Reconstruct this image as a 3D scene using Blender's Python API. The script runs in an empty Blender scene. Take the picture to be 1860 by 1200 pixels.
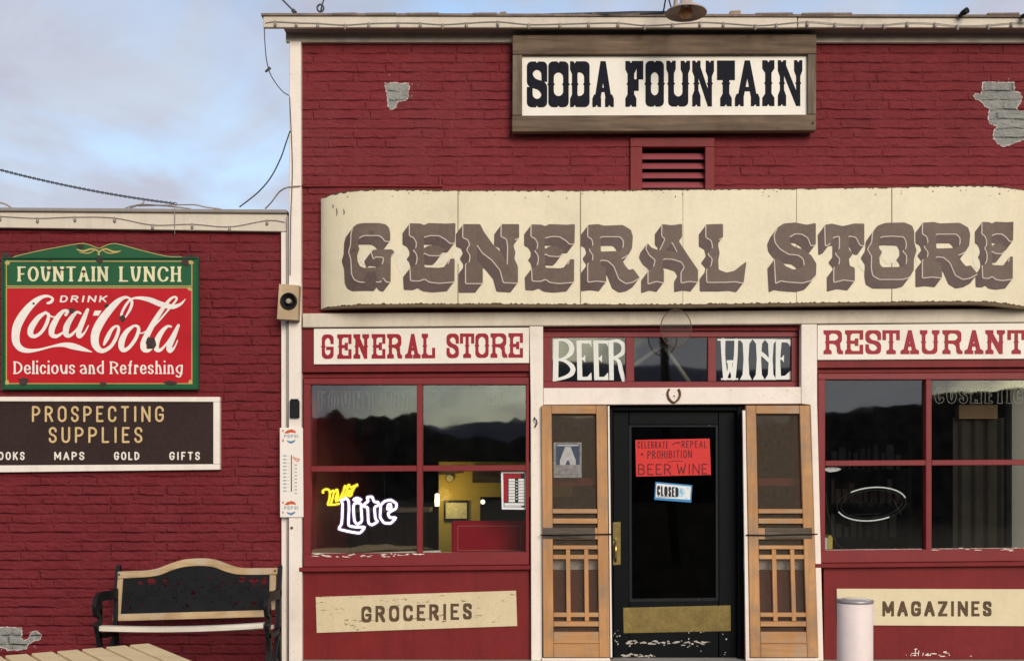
import bpy, bmesh, math, random
from mathutils import Vector
from mathutils.geometry import delaunay_2d_cdt
random.seed(7)
R = math.radians
C = bpy.context.scene.collection
sc = bpy.context.scene

# ------------------------------------------------------------------ camera, sky, sun, exposure
S, D, CX, HY, EYE = 220.0, 9.0, 930.0, 872.0, 1.6      # pixels per metre on the facade, camera distance, horizon
cam = bpy.data.cameras.new('camera')
cam_o = bpy.data.objects.new('camera', cam); C.objects.link(cam_o)
cam_o.location = (0, -D, EYE); cam_o.rotation_euler = (R(90), 0, 0)
cam.sensor_width = 36; cam.lens = 36 * D * S / 1860
cam.shift_y = (HY - 600) / 1860
cam.clip_start = 0.05; cam.clip_end = 5000
sc.camera = cam_o

SUN_EL, SUN_AZ = 21, 20                                 # degrees; azimuth towards the right of the camera, behind it
sun = bpy.data.lights.new('sun', 'SUN'); sun.energy = 1.5; sun.angle = R(28); sun.color = (1, .90, .78)
sun_o = bpy.data.objects.new('sun', sun); C.objects.link(sun_o)
sun_o.rotation_euler = (R(90 - SUN_EL), 0, R(SUN_AZ))

world = bpy.data.worlds.new('World'); sc.world = world; world.use_nodes = True
wn, wl = world.node_tree.nodes, world.node_tree.links
wn.clear()
wo = wn.new('ShaderNodeOutputWorld'); wb = wn.new('ShaderNodeBackground'); wb.inputs['Strength'].default_value = .105
sky = wn.new('ShaderNodeTexSky'); sky.sky_type = 'NISHITA'; sky.sun_disc = False
sky.sun_elevation = R(SUN_EL); sky.sun_rotation = R(180 - SUN_AZ); sky.air_density = 1.0; sky.dust_density = .6
tc = wn.new('ShaderNodeTexCoord'); mp = wn.new('ShaderNodeMapping'); mp.inputs['Scale'].default_value = (1.0, 1.0, 1.6)
mp.inputs['Location'].default_value = (.42, .1, .27)
n1 = wn.new('ShaderNodeTexNoise'); n1.inputs['Scale'].default_value = 3.2; n1.inputs['Detail'].default_value = 5; n1.inputs['Roughness'].default_value = .52; n1.inputs['Distortion'].default_value = .5
r1 = wn.new('ShaderNodeValToRGB'); r1.color_ramp.elements[0].position = .24; r1.color_ramp.elements[1].position = .50
n2 = wn.new('ShaderNodeTexNoise'); n2.inputs['Scale'].default_value = 4.6; n2.inputs['Detail'].default_value = 7; n2.inputs['Roughness'].default_value = .56; n2.inputs['Distortion'].default_value = .6
r2 = wn.new('ShaderNodeValToRGB')
r2.color_ramp.elements[0].position = .32; r2.color_ramp.elements[0].color = (2.3, 2.42, 2.95, 1)
r2.color_ramp.elements[1].position = .72; r2.color_ramp.elements[1].color = (3.05, 3.45, 4.05, 1)
e = r2.color_ramp.elements.new(.5); e.color = (2.72, 2.85, 3.42, 1)
bl = wn.new('ShaderNodeMix'); bl.data_type = 'RGBA'; bl.blend_type = 'MULTIPLY'; bl.inputs[0].default_value = 1; bl.inputs[7].default_value = (1.15, 1.28, 1.3, 1)
mx = wn.new('ShaderNodeMix'); mx.data_type = 'RGBA'
wl.new(tc.outputs['Generated'], mp.inputs['Vector'])
wl.new(mp.outputs['Vector'], n1.inputs['Vector']); wl.new(mp.outputs['Vector'], n2.inputs['Vector'])
wl.new(n1.outputs['Fac'], r1.inputs['Fac']); wl.new(n2.outputs['Fac'], r2.inputs['Fac'])
wl.new(sky.outputs['Color'], bl.inputs[6])
wl.new(r1.outputs['Color'], mx.inputs[0]); wl.new(bl.outputs[2], mx.inputs[6]); wl.new(r2.outputs['Color'], mx.inputs[7])
wl.new(mx.outputs[2], wb.inputs['Color']); wl.new(wb.outputs['Background'], wo.inputs['Surface'])

vs = sc.view_settings
vs.view_transform = 'Standard'; vs.look = 'None'; vs.gamma = 1; vs.use_curve_mapping = False; vs.exposure = .95

# ------------------------------------------------------------------ helpers: space
def W(px, py, d=0.0):
    """a point measured on the photograph, on the upright plane d metres in front of the facade"""
    k = (D - d) / D / S
    return Vector(((px - CX) * k, -d, EYE + (HY - py) * k))

# ------------------------------------------------------------------ helpers: 2D shapes (union / difference by constrained triangulation)
def area2(p): return sum(p[i][0] * p[(i + 1) % len(p)][1] - p[(i + 1) % len(p)][0] * p[i][1] for i in range(len(p)))
def hull(pts):
    pts = sorted(set((round(x, 4), round(y, 4)) for x, y in pts))
    if len(pts) < 3: return pts
    def half(ps):
        h = []
        for p in ps:
            while len(h) > 1 and (h[-1][0]-h[-2][0])*(p[1]-h[-2][1]) - (h[-1][1]-h[-2][1])*(p[0]-h[-2][0]) <= 0: h.pop()
            h.append(p)
        return h
    a, b = half(pts), half(pts[::-1])
    return a[:-1] + b[:-1]
def rectpen(w, h): return [(-w/2, -h/2), (w/2, -h/2), (w/2, h/2), (-w/2, h/2)]
def roundpen(w, h=None, n=10):
    h = w if h is None else h
    return [(w/2*math.cos(2*math.pi*i/n), h/2*math.sin(2*math.pi*i/n)) for i in range(n)]
class Sh:
    def __init__(s): s.pos = []; s.neg = []
    def poly(s, pts, neg=False):
        pts = [(float(x), float(y)) for x, y in pts]
        if len(pts) < 3 or abs(area2(pts)) < 1e-5: return s
        if area2(pts) < 0: pts = pts[::-1]
        (s.neg if neg else s.pos).append(pts); return s
    def rect(s, x0, y0, x1, y1, neg=False): return s.poly([(x0, y0), (x1, y0), (x1, y1), (x0, y1)], neg)
    def stroke(s, pts, pen, neg=False):
        for a, b in zip(pts[:-1], pts[1:]):
            s.poly(hull([(a[0]+p[0], a[1]+p[1]) for p in pen] + [(b[0]+p[0], b[1]+p[1]) for p in pen]), neg)
        return s
    def brush(s, pts, n=9, sub=5):
        """stroke of changing width through (x, y, width) points, smoothed"""
        P = catmull(pts, sub)
        for a, b in zip(P[:-1], P[1:]):
            s.poly(hull([(a[0]+p[0], a[1]+p[1]) for p in roundpen(a[2], n=n)] + [(b[0]+p[0], b[1]+p[1]) for p in roundpen(b[2], n=n)]))
        return s
    def blob(s, cx, cy, rx, ry, neg=False, n=11, rough=.3):
        return s.poly([(cx + rx*math.cos(2*math.pi*i/n)*(1+random.uniform(-rough, rough)), cy + ry*math.sin(2*math.pi*i/n)*(1+random.uniform(-rough, rough))) for i in range(n)], neg)
    def tris(s):
        if not s.pos: return [], []
        vs_, fs, k = [], [], 0
        for p in s.pos + s.neg:
            vs_ += [Vector(q) for q in p]; fs.append(list(range(k, k+len(p)))); k += len(p)
        o = delaunay_2d_cdt(vs_, [], fs, 1, 1e-4)
        n = len(s.pos)
        T = [tuple(f) for f, org in zip(o[2], o[5]) if any(i < n for i in org) and not any(i >= n for i in org)]
        return o[0], T
    def loops_edges(s):
        v, T = s.tris()
        cnt = {}
        for t in T:
            for i in range(len(t)): cnt[(t[i], t[(i+1) % len(t)])] = 1
        return [(v[a], v[b]) for a, b in cnt if (b, a) not in cnt], v, T
def catmull(pts, sub=6):
    out = []
    n = len(pts)
    for i in range(n-1):
        p0, p1, p2, p3 = pts[max(i-1, 0)], pts[i], pts[i+1], pts[min(i+2, n-1)]
        for k in range(sub):
            t = k/sub
            out.append(tuple(.5*((2*b) + (-a+c)*t + (2*a-5*b+4*c-e_)*t*t + (-a+3*b-3*c+e_)*t**3) for a, b, c, e_ in zip(p0, p1, p2, p3)))
    out.append(tuple(pts[-1]))
    return out

# ------------------------------------------------------------------ helpers: meshes
class MB:
    def __init__(s): s.bm = bmesh.new(); s.smooth = False
    def face(s, pts):
        try: return s.bm.faces.new([s.bm.verts.new(p) for p in pts])
        except ValueError: return None
    def prism(s, front, back):
        """closed solid between two matching loops, front one nearer the viewer"""
        nx = Vector((0, 0, 0))
        for i in range(len(front)): nx += (front[i]).cross(front[(i+1) % len(front)])
        if nx.y > 0: front, back = front[::-1], back[::-1]
        f = [s.bm.verts.new(p) for p in front]; b = [s.bm.verts.new(p) for p in back]
        s.bm.faces.new(f); s.bm.faces.new(b[::-1])
        for i in range(len(f)):
            j = (i+1) % len(f); s.bm.faces.new((f[j], f[i], b[i], b[j]))
        return s
    def slab(s, poly, d, t):
        fr = [W(x, y, d) for x, y in poly]
        return s.prism(fr, [p + Vector((0, t, 0)) for p in fr])
    def rect(s, x0, y0, x1, y1, d, t): return s.slab([(x0, y0), (x1, y0), (x1, y1), (x0, y1)], d, t)
    def box(s, x0, x1, y0, y1, z0, z1):
        fr = [Vector((x0, y0, z0)), Vector((x1, y0, z0)), Vector((x1, y0, z1)), Vector((x0, y0, z1))]
        return s.prism(fr, [Vector((p.x, y1, p.z)) for p in fr])
    def obox(s, c, u, v, w):
        c, u, v, w = map(Vector, (c, u, v, w))
        vv = [s.bm.verts.new(c + a*u + b*v + e*w) for a in (-1, 1) for b in (-1, 1) for e in (-1, 1)]
        for f in ((0, 1, 3, 2), (4, 6, 7, 5), (0, 4, 5, 1), (2, 3, 7, 6), (0, 2, 6, 4), (1, 5, 7, 3)): s.bm.faces.new([vv[i] for i in f])
        return s
    def tube(s, pts, r, n=7, cap=True, closed=False):
        pts = [Vector(p) for p in pts]; N = len(pts); rs = r if isinstance(r, (list, tuple)) else [r]*N
        rings, prev = [], None
        for i, p in enumerate(pts):
            a = pts[(i-1) % N] if (closed or i) else p; b = pts[(i+1) % N] if (closed or i < N-1) else p
            t = (b-a).normalized() if (b-a).length > 1e-9 else Vector((0, 0, 1))
            if prev is None:
                u = t.cross(Vector((0, 0, 1)));
                if u.length < 1e-3: u = t.cross(Vector((1, 0, 0)))
            else: u = prev - t*prev.dot(t)
            u.normalize(); prev = u; w = t.cross(u)
            rings.append([s.bm.verts.new(p + (u*math.cos(2*math.pi*k/n) + w*math.sin(2*math.pi*k/n))*rs[i]) for k in range(n)])
        for i in range(N if closed else N-1):
            A, B = rings[i], rings[(i+1) % N]
            for k in range(n): s.bm.faces.new((A[k], A[(k+1) % n], B[(k+1) % n], B[k])).smooth = True
        if cap and not closed:
            s.bm.faces.new(rings[0][::-1]); s.bm.faces.new(rings[-1])
        return s
    def lathe(s, prof, c, axis='z', n=28, close=True):
        c = Vector(c); rings = []
        for r, h in prof:
            ring = []
            for k in range(n):
                a = 2*math.pi*k/n; ca, sa = r*math.cos(a), r*math.sin(a)
                ring.append(s.bm.verts.new(c + (Vector((ca, sa, h)) if axis == 'z' else Vector((ca, h, sa)))))
            rings.append(ring)
        for A, B in zip(rings[:-1], rings[1:]):
            for k in range(n): s.bm.faces.new((A[k], A[(k+1) % n], B[(k+1) % n], B[k])).smooth = True
        if close:
            s.bm.faces.new(rings[0][::-1]); s.bm.faces.new(rings[-1])
        return s
    def shape(s, sh, mapf, t=.003, tri=None):
        v, T = tri or sh.tris()
        if not T: return s
        fv = [mapf(p[0], p[1]) for p in v]
        used = {i for f in T for i in f}
        F = {i: s.bm.verts.new(fv[i]) for i in used}; B = {}
        edges = {}
        for f in T:
            n = (fv[f[1]]-fv[f[0]]).cross(fv[f[2]]-fv[f[0]])
            g = f if n.y <= 0 else f[::-1]
            try: s.bm.faces.new([F[i] for i in g])
            except ValueError: continue
            for i in range(len(g)): edges[(g[i], g[(i+1) % len(g)])] = 1
        for a, b in edges:
            if (b, a) in edges: continue
            for i in (a, b):
                if i not in B: B[i] = s.bm.verts.new(fv[i] + Vector((0, t, 0)))
            s.bm.faces.new((F[b], F[a], B[a], B[b]))
        return s
def at(d): return lambda x, y: W(x, y, d)
locw = {}
def mk(name, mb, mat, parent=None, bevel=0, label=None):
    bm = mb.bm
    if bevel:
        bm.normal_update()
        es = [e_ for e_ in bm.edges if len(e_.link_faces) == 2 and e_.calc_face_angle(0) > .6]
        bmesh.ops.bevel(bm, geom=es, offset=bevel, offset_type='OFFSET', segments=1, affect='EDGES', clamp_overlap=True)
    if mb.smooth:
        for f in bm.faces: f.smooth = True
    xs = [v.co for v in bm.verts]
    lo = Vector([min(c[i] for c in xs) for i in range(3)]); hi = Vector([max(c[i] for c in xs) for i in range(3)])
    org = Vector(((lo.x+hi.x)/2, (lo.y+hi.y)/2, lo.z))
    bmesh.ops.translate(bm, verts=bm.verts, vec=-org)
    me = bpy.data.meshes.new(name); bm.to_mesh(me); bm.free()
    me.materials.append(mat)
    o = bpy.data.objects.new(name, me); C.objects.link(o)
    locw[o] = org
    if parent is not None: o.parent = parent; o.location = org - locw[parent]
    else: o.location = org
    if label: o['label'] = label
    return o
def thing(name, label, cat, loc, group=None):
    o = bpy.data.objects.new(name, None); C.objects.link(o); o.empty_display_size = .1
    o.location = loc; locw[o] = Vector(loc)
    return tag(o, label, cat, group)
def tag(o, label, cat, group=None):
    o['label'] = label; o['category'] = cat
    if group: o['group'] = group
    return o
def copy_part(src, parent, pos, name=None):
    o = src.copy(); C.objects.link(o); o.parent = parent
    locw[o] = Vector(pos); o.location = locw[o] - (locw[parent] if parent else Vector())
    return o

# ------------------------------------------------------------------ helpers: materials
class NT:
    def __init__(s, name):
        s.m = bpy.data.materials.new(name); s.m.use_nodes = True
        s.n = s.m.node_tree.nodes; s.l = s.m.node_tree.links
        s.p = s.n['Principled BSDF']; s.out = s.n['Material Output']
        g = s.n.new('ShaderNodeNewGeometry'); s.pos = g.outputs['Position']
    def vec(s, scale=(1, 1, 1), loc=(0, 0, 0)):
        m = s.n.new('ShaderNodeMapping'); m.inputs['Scale'].default_value = scale; m.inputs['Location'].default_value = loc
        s.l.new(s.pos, m.inputs['Vector']); return m.outputs['Vector']
    def noise(s, scale, detail=4, rough=.55, vec=None, dist=0):
        n = s.n.new('ShaderNodeTexNoise'); n.inputs['Scale'].default_value = scale; n.inputs['Detail'].default_value = detail
        n.inputs['Roughness'].default_value = rough; n.inputs['Distortion'].default_value = dist
        s.l.new(vec or s.pos, n.inputs['Vector']); return n.outputs['Fac']
    def ramp(s, fac, a, b, ca=(0, 0, 0), cb=(1, 1, 1)):
        r = s.n.new('ShaderNodeValToRGB'); E = r.color_ramp.elements
        E[0].position = a; E[1].position = b; E[0].color = (*ca, 1); E[1].color = (*cb, 1)
        s.l.new(fac, r.inputs['Fac']); return r.outputs['Color']
    def mix(s, fac, a, b, mode='MIX'):
        m = s.n.new('ShaderNodeMix'); m.data_type = 'RGBA'; m.blend_type = mode
        for i, v in ((0, fac), (6, a), (7, b)):
            if isinstance(v, (int, float)): m.inputs[i].default_value = v
            elif isinstance(v, tuple): m.inputs[i].default_value = (*v, 1)
            else: s.l.new(v, m.inputs[i])
        return m.outputs[2]
    def math(s, op, a, b):
        m = s.n.new('ShaderNodeMath'); m.operation = op
        for i, v in ((0, a), (1, b)):
            if isinstance(v, (int, float)): m.inputs[i].default_value = v
            else: s.l.new(v, m.inputs[i])
        return m.outputs[0]
    def bump(s, h, strength=.4, dist=.01):
        b = s.n.new('ShaderNodeBump'); b.inputs['Strength'].default_value = strength; b.inputs['Distance'].default_value = dist
        s.l.new(h, b.inputs['Height']); s.l.new(b.outputs['Normal'], s.p.inputs['Normal'])
    def base(s, c, rough=.6, metal=0):
        if isinstance(c, tuple): s.p.inputs['Base Color'].default_value = (*c, 1)
        else: s.l.new(c, s.p.inputs['Base Color'])
        s.p.inputs['Roughness'].default_value = rough; s.p.inputs['Metallic'].default_value = metal
        s.p.inputs['Specular IOR Level'].default_value = .22
        return s.m
def paint(name, c, rough=.55, var=.14, vs_=1.6, chips=None, chip_at=.7, chip_scale=22, streak=.0, bump=.15, grime=None, metal=0, spec=.22, chipv=(.7, 1, 1.3)):
    t = NT(name)
    dk = tuple(x*(1-var) for x in c); lt = tuple(min(1, x*(1+var)) for x in c)
    col = t.ramp(t.noise(vs_, 6, .6), .3, .7, dk, lt)
    fine = t.noise(45, 3, .6)
    col = t.mix(.5, col, t.ramp(fine, .3, .7, dk, lt))
    if streak:
        st = t.noise(1, 4, .6, t.vec((9, 9, .8)))
        col = t.mix(t.math('MULTIPLY', t.ramp(st, .5, .75), streak), col, grime or tuple(x*.5 for x in c))
    if grime:
        col = t.mix(t.math('MULTIPLY', t.ramp(t.noise(3.1, 8, .68), .5, .78), .55), col, grime)
    if chips:
        col = t.mix(t.ramp(t.noise(chip_scale, 5, .65, t.vec(chipv)), chip_at, chip_at+.015), col, chips)
    t.bump(fine, bump, .004)
    t.base(col, rough, metal); t.p.inputs['Specular IOR Level'].default_value = spec
    return t.m
def wood(name, a, b, rough=.6, axis=0, grain=26, grey=None, knots=None):
    t = NT(name)
    sc_ = [grain]*3; sc_[axis] = 1.6
    g = t.noise(1, 5, .6, t.vec(tuple(sc_)), .6)
    col = t.ramp(g, .32, .68, a, b)
    col = t.mix(t.math('MULTIPLY', t.ramp(t.noise(2.6, 4, .6), .4, .65), .5), col, tuple(x*.72 for x in a))
    if grey: col = t.mix(t.math('MULTIPLY', t.ramp(t.noise(5, 6, .7), .48, .68), .8), col, grey)
    t.bump(g, .25, .004)
    return t.base(col, rough)
def flat(name, c, rough=.5, metal=0, emit=0, ec=None):
    t = NT(name); fine = t.noise(60, 2, .5)
    t.base(t.ramp(fine, .3, .7, tuple(x*.92 for x in c), tuple(min(1, x*1.06) for x in c)), rough, metal)
    if emit:
        t.p.inputs['Emission Color'].default_value = (*(ec or c), 1); t.p.inputs['Emission Strength'].default_value = emit
    return t.m
def glass(name, refl=.2, tint=(.93, .95, .93), wave=.02, dust=.02):
    t = NT(name); t.n.remove(t.p)
    tr = t.n.new('ShaderNodeBsdfTransparent'); tr.inputs['Color'].default_value = (*tint, 1)
    gl = t.n.new('ShaderNodeBsdfGlossy'); gl.inputs['Roughness'].default_value = .022; gl.inputs['Color'].default_value = (1, .96, .87, 1)
    df = t.n.new('ShaderNodeBsdfDiffuse'); df.inputs['Color'].default_value = (.5, .48, .42, 1)
    b = t.n.new('ShaderNodeBump'); b.inputs['Strength'].default_value = wave; b.inputs['Distance'].default_value = .03
    t.l.new(t.noise(2.2, 2, .5), b.inputs['Height']); t.l.new(b.outputs['Normal'], gl.inputs['Normal'])
    m1 = t.n.new('ShaderNodeMixShader'); m1.inputs[0].default_value = refl
    t.l.new(tr.outputs[0], m1.inputs[1]); t.l.new(gl.outputs[0], m1.inputs[2])
    m2 = t.n.new('ShaderNodeMixShader'); t.l.new(t.math('MULTIPLY', t.ramp(t.noise(7, 6, .7), .35, .8), dust*2), m2.inputs[0])
    t.l.new(m1.outputs[0], m2.inputs[1]); t.l.new(df.outputs[0], m2.inputs[2])
    t.l.new(m2.outputs[0], t.out.inputs['Surface']); return t.m
def veil(name, c, alpha):
    t = NT(name); t.n.remove(t.p)
    tr = t.n.new('ShaderNodeBsdfTransparent'); df = t.n.new('ShaderNodeBsdfDiffuse'); df.inputs['Color'].default_value = (*c, 1)
    m = t.n.new('ShaderNodeMixShader')
    t.l.new(t.math('MULTIPLY', t.ramp(t.noise(30, 4, .7), .3, .7, (.5, .5, .5)), alpha), m.inputs[0])
    t.l.new(tr.outputs[0], m.inputs[1]); t.l.new(df.outputs[0], m.inputs[2]); t.l.new(m.outputs[0], t.out.inputs['Surface']); return t.m
def brick(name, c, c2, mortar, row=.0775, width=.235, bs=1.0, stains=()):
    t = NT(name)
    sep = t.n.new('ShaderNodeSeparateXYZ'); t.l.new(t.pos, sep.inputs[0])
    cmb = t.n.new('ShaderNodeCombineXYZ'); t.l.new(t.math('ADD', sep.outputs[0], sep.outputs[1]), cmb.inputs[0]); t.l.new(sep.outputs[2], cmb.inputs[1])
    wob = t.n.new('ShaderNodeTexNoise'); wob.inputs['Scale'].default_value = 7; wob.inputs['Detail'].default_value = 3; t.l.new(t.pos, wob.inputs['Vector'])
    sub = t.n.new('ShaderNodeVectorMath'); sub.operation = 'SUBTRACT'; t.l.new(wob.outputs['Color'], sub.inputs[0]); sub.inputs[1].default_value = (.5, .5, .5)
    scl = t.n.new('ShaderNodeVectorMath'); scl.operation = 'SCALE'; scl.inputs['Scale'].default_value = .022; t.l.new(sub.outputs[0], scl.inputs[0])
    add = t.n.new('ShaderNodeVectorMath'); t.l.new(cmb.outputs[0], add.inputs[0]); t.l.new(scl.outputs[0], add.inputs[1])
    bt = t.n.new('ShaderNodeTexBrick'); t.l.new(add.outputs[0], bt.inputs['Vector'])
    for k, v in (('Scale', 1), ('Mortar Size', .014), ('Mortar Smooth', 1), ('Bias', 0), ('Brick Width', width), ('Row Height', row)): bt.inputs[k].default_value = v
    bt.offset = .47; bt.squash = .8; bt.squash_frequency = 3
    bt.inputs['Color1'].default_value = (*c, 1); bt.inputs['Color2'].default_value = (*c2, 1); bt.inputs['Mortar'].default_value = (*mortar, 1)
    bh = t.n.new('ShaderNodeTexBrick'); t.l.new(add.outputs[0], bh.inputs['Vector'])       # bed joints alone
    for k, v in (('Scale', 1), ('Mortar Size', .017), ('Mortar Smooth', 1), ('Bias', 0), ('Brick Width', 400), ('Row Height', row)): bh.inputs[k].default_value = v
    bed = t.math('MULTIPLY', bh.outputs['Fac'], t.ramp(t.noise(1, 5, .65, t.vec((3.2, 3.2, 9))), .36, .62))
    head = t.math('MULTIPLY', bt.outputs['Fac'], t.ramp(t.noise(4.4, 4, .6), .44, .66))
    joint = t.math('MAXIMUM', bed, t.math('MULTIPLY', head, .8))
    col = t.mix(t.math('MULTIPLY', joint, .6), t.mix(t.math('MULTIPLY', bt.outputs['Fac'], 1), bt.outputs['Color'], c), mortar)
    col = t.mix(.55, col, t.ramp(t.noise(1.3, 7, .62), .3, .72, tuple(x*.8 for x in c), tuple(x*1.2 for x in c)))
    col = t.mix(.35, col, t.ramp(t.noise(1, 5, .6, t.vec((5, 5, 24))), .3, .7, tuple(x*.6 for x in c), tuple(x*1.36 for x in c)))
    for loc, sc_, cc, amt, a in stains:
        col = t.mix(t.math('MULTIPLY', t.ramp(t.noise(1, 5, .62, t.vec(sc_, loc)), a, a+.2), amt), col, cc)
    col = t.mix(t.math('MULTIPLY', t.ramp(t.noise(.55, 6, .7), .42, .68), .35), col, tuple(x*.62 for x in c))
    col = t.mix(t.math('MULTIPLY', t.ramp(t.noise(9, 7, .72), .5, .8), .3), col, tuple(min(1, x*1.15+.022) for x in c))
    col = t.mix(t.ramp(t.noise(38, 3, .6), .755, .765), col, (.5, .42, .39))
    h = t.math('ADD', t.math('MULTIPLY', joint, -1.25), t.math('MULTIPLY', t.noise(1, 6, .65, t.vec((15, 15, 30))), 1.5))
    h = t.math('ADD', h, t.math('MULTIPLY', t.noise(48, 4, .65), .6))
    t.bump(h, 1.0*bs, .016)
    return t.base(col, .62)

RED = (.205, .0235, .027)
m_brick = brick('painted brick', RED, (.165, .021, .026), (.138, .0155, .020), stains=[((3.1, 0, .4), (1.2, 1, .5), (.2, .045, .05), .45, .55), ((0, 2, 1.7), (11, 11, .7), (.26, .085, .085), .35, .60)])
m_brickw = brick('painted brick wing', (.175, .0165, .021), (.16, .0148, .0195), (.12, .0115, .0155), stains=[((3.1, 0, .4), (1.2, 1, .5), (.175, .03, .036), .5, .5)])
m_bare = brick('bare grey brick', (.33, .325, .29), (.25, .25, .225), (.13, .13, .12), bs=1.3, stains=[((1, 2, 3), (20, 20, 24), (.52, .5, .45), .6, .5)])
m_rim = paint('torn paint edge', (.48, .40, .36), .7, .25, 20)
def patch(parent, pts, dist, chips=8):
    P = []
    for a_, b_ in zip(pts, pts[1:]+pts[:1]):
        n_ = max(2, int(math.hypot(b_[0]-a_[0], b_[1]-a_[1])/2.2))
        for k in range(n_):
            P.append((a_[0]+(b_[0]-a_[0])*k/n_+random.gauss(0, .45), a_[1]+(b_[1]-a_[1])*k/n_+random.gauss(0, .45)))
    cx_ = sum(p[0] for p in P)/len(P); cy_ = sum(p[1] for p in P)/len(P)
    s1 = Sh(); s1.poly(P); s2 = Sh()
    for i in range(len(P)): s2.stroke([P[i-1], P[i]], roundpen(random.choice((.5, .8, 1.6, 2.4)), None, 6))
    for i in range(chips):
        p = random.choice(P); s2.blob(p[0]+random.gauss(0, 9), p[1]+random.gauss(0, 7), random.uniform(.4, 1.4), random.uniform(.4, 1.1), n=7)
    mk('bare_patch', MB().shape(s1, at(dist+.002), .006), m_bare, parent)
    mk('torn_edge', MB().shape(s2, at(dist+.004), .006), m_rim, parent)
m_red = paint('storefront red paint', (.172, .0165, .0165), .5, .2, 2.2, streak=.4, grime=(.1, .0105, .011), chips=(.34, .14, .12), chip_at=.77, spec=.15)
m_redtrim = paint('window frame red paint', (.19, .021, .022), .45, .16, 3, chips=(.45, .3, .27), chip_at=.76, chip_scale=34, grime=(.12, .015, .017))
m_white = paint('weathered white paint', (.80, .71, .61), .55, .06, 1.6, chips=(.42, .35, .28), chip_at=.755, chip_scale=30, streak=.3, grime=(.56, .48, .4), bump=.3)
m_cream = paint('cream fascia paint', (.62, .54, .43), .6, .09, 2, chips=(.22, .18, .14), chip_at=.735, chip_scale=28, streak=.3, grime=(.38, .32, .25))
m_greytrim = paint('grey weathered board', (.27, .24, .21), .65, .12, 2.4, streak=.3, grime=(.2, .17, .15), chips=(.15, .12, .1), chip_at=.76)
m_signwhite = paint('sign board white', (.78, .72, .61), .45, .05, 2, chips=(.42, .36, .3), chip_at=.79, streak=.1, grime=(.62, .54, .42))
m_rust = flat('rusted metal', (.10, .055, .035), .8)
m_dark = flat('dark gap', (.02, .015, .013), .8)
m_black = paint('black door paint', (.0042, .0052, .006), .5, .2, 4, spec=.07, chips=(.12, .11, .1), chip_at=.8, chip_scale=30)
m_iron = paint('black cast iron', (.010, .0105, .0115), .5, .3, 9, spec=.14, bump=.4)
m_wire = flat('dark wire', (.07, .065, .065), .6)
m_cablew = flat('painted cable', (.33, .28, .25), .6)
m_asphalt = paint('asphalt', (.03, .028, .027), .95, .3, 3, bump=.6, spec=.02)
m_concrete = paint('concrete walk', (.33, .30, .26), .85, .2, 3, bump=.5, grime=(.2, .17, .14))

# ------------------------------------------------------------------ lettering: pen-stroke alphabets drawn by hand
CAPS = {
'A': "0,0 .5,1 1,0|.17,.33 .83,.33", 'B': "0,0 0,1 .9,1r .9,.53r 0,.53|0,.53 1,.53r 1,0r 0,0", 'C': "1,.74 1,1r 0,1r 0,0r 1,0r 1,.26",
'D': "0,0 0,1 1,1r 1,0r 0,0", 'E': "1,0 0,0 0,1 1,1|0,.52 .75,.52", 'F': "0,0 0,1 1,1|0,.5 .75,.5", 'G': "1,.74 1,1r 0,1r 0,0r 1,0r 1,.45 .55,.45",
'H': "0,0 0,1|1,0 1,1|0,.52 1,.52", 'I': ".5,0 .5,1", 'K': "0,0 0,1|1,1 0,.38|.35,.6 1,0", 'L': "0,1 0,0 1,0", 'M': "0,0 0,1 .5,.25 1,1 1,0",
'N': "0,0 0,1 1,0 1,1", 'O': "0,0r 1,0r 1,1r 0,1rz", 'P': "0,0 0,1 1,1r 1,.45r 0,.45", 'R': "0,0 0,1 .95,1r .95,.5r 0,.5|.5,.5 1,0",
'S': "1,.77 1,1r 0,1r 0,.54r 1,.46r 1,0r 0,0r 0,.23", 'T': ".5,0 .5,1|0,1 1,1", 'U': "0,1 0,0r 1,0r 1,1", 'V': "0,1 .5,0 1,1", 'W': "0,1 .25,0 .5,.7 .75,0 1,1",
'Z': "0,1 1,1 0,0 1,0", '.': ".5,0 .5,.02", '&': "1,0 .1,.8r .5,1r .8,.75r 0,.3r .3,0r 1,.4", '1': ".2,.8 .5,1 .5,0", '-': "0,.5 1,.5"}
WEST = dict(CAPS, **{
'C': "1,.7 1,1r 0,1r 0,0r 1,0r 1,.3", 'E': "1,.3 1,0 0,0 0,1 1,1 1,.7|0,.5 .62,.5|.62,.4 .62,.6", 'F': "0,0 0,1 1,1 1,.66|0,.5 .6,.5|.6,.4 .6,.6",
'G': "1,.7 1,1r 0,1r 0,0r 1,0r 1,.42 .5,.42", 'L': "0,1 0,0 1,0 1,.34", 'T': "0,.68 0,1 1,1 1,.68|.5,0 .5,1", 'R': "0,0 0,1 .92,1r .92,.5r 0,.5|.4,.5 .8,.5r .8,0r 1,0",
'S': "1,.68 1,1r 0,1r 0,.56r 1,.44r 1,0r 0,0r 0,.32", 'A': "0,0 .5,1 1,0|.2,.36 .8,.36"})
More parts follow.
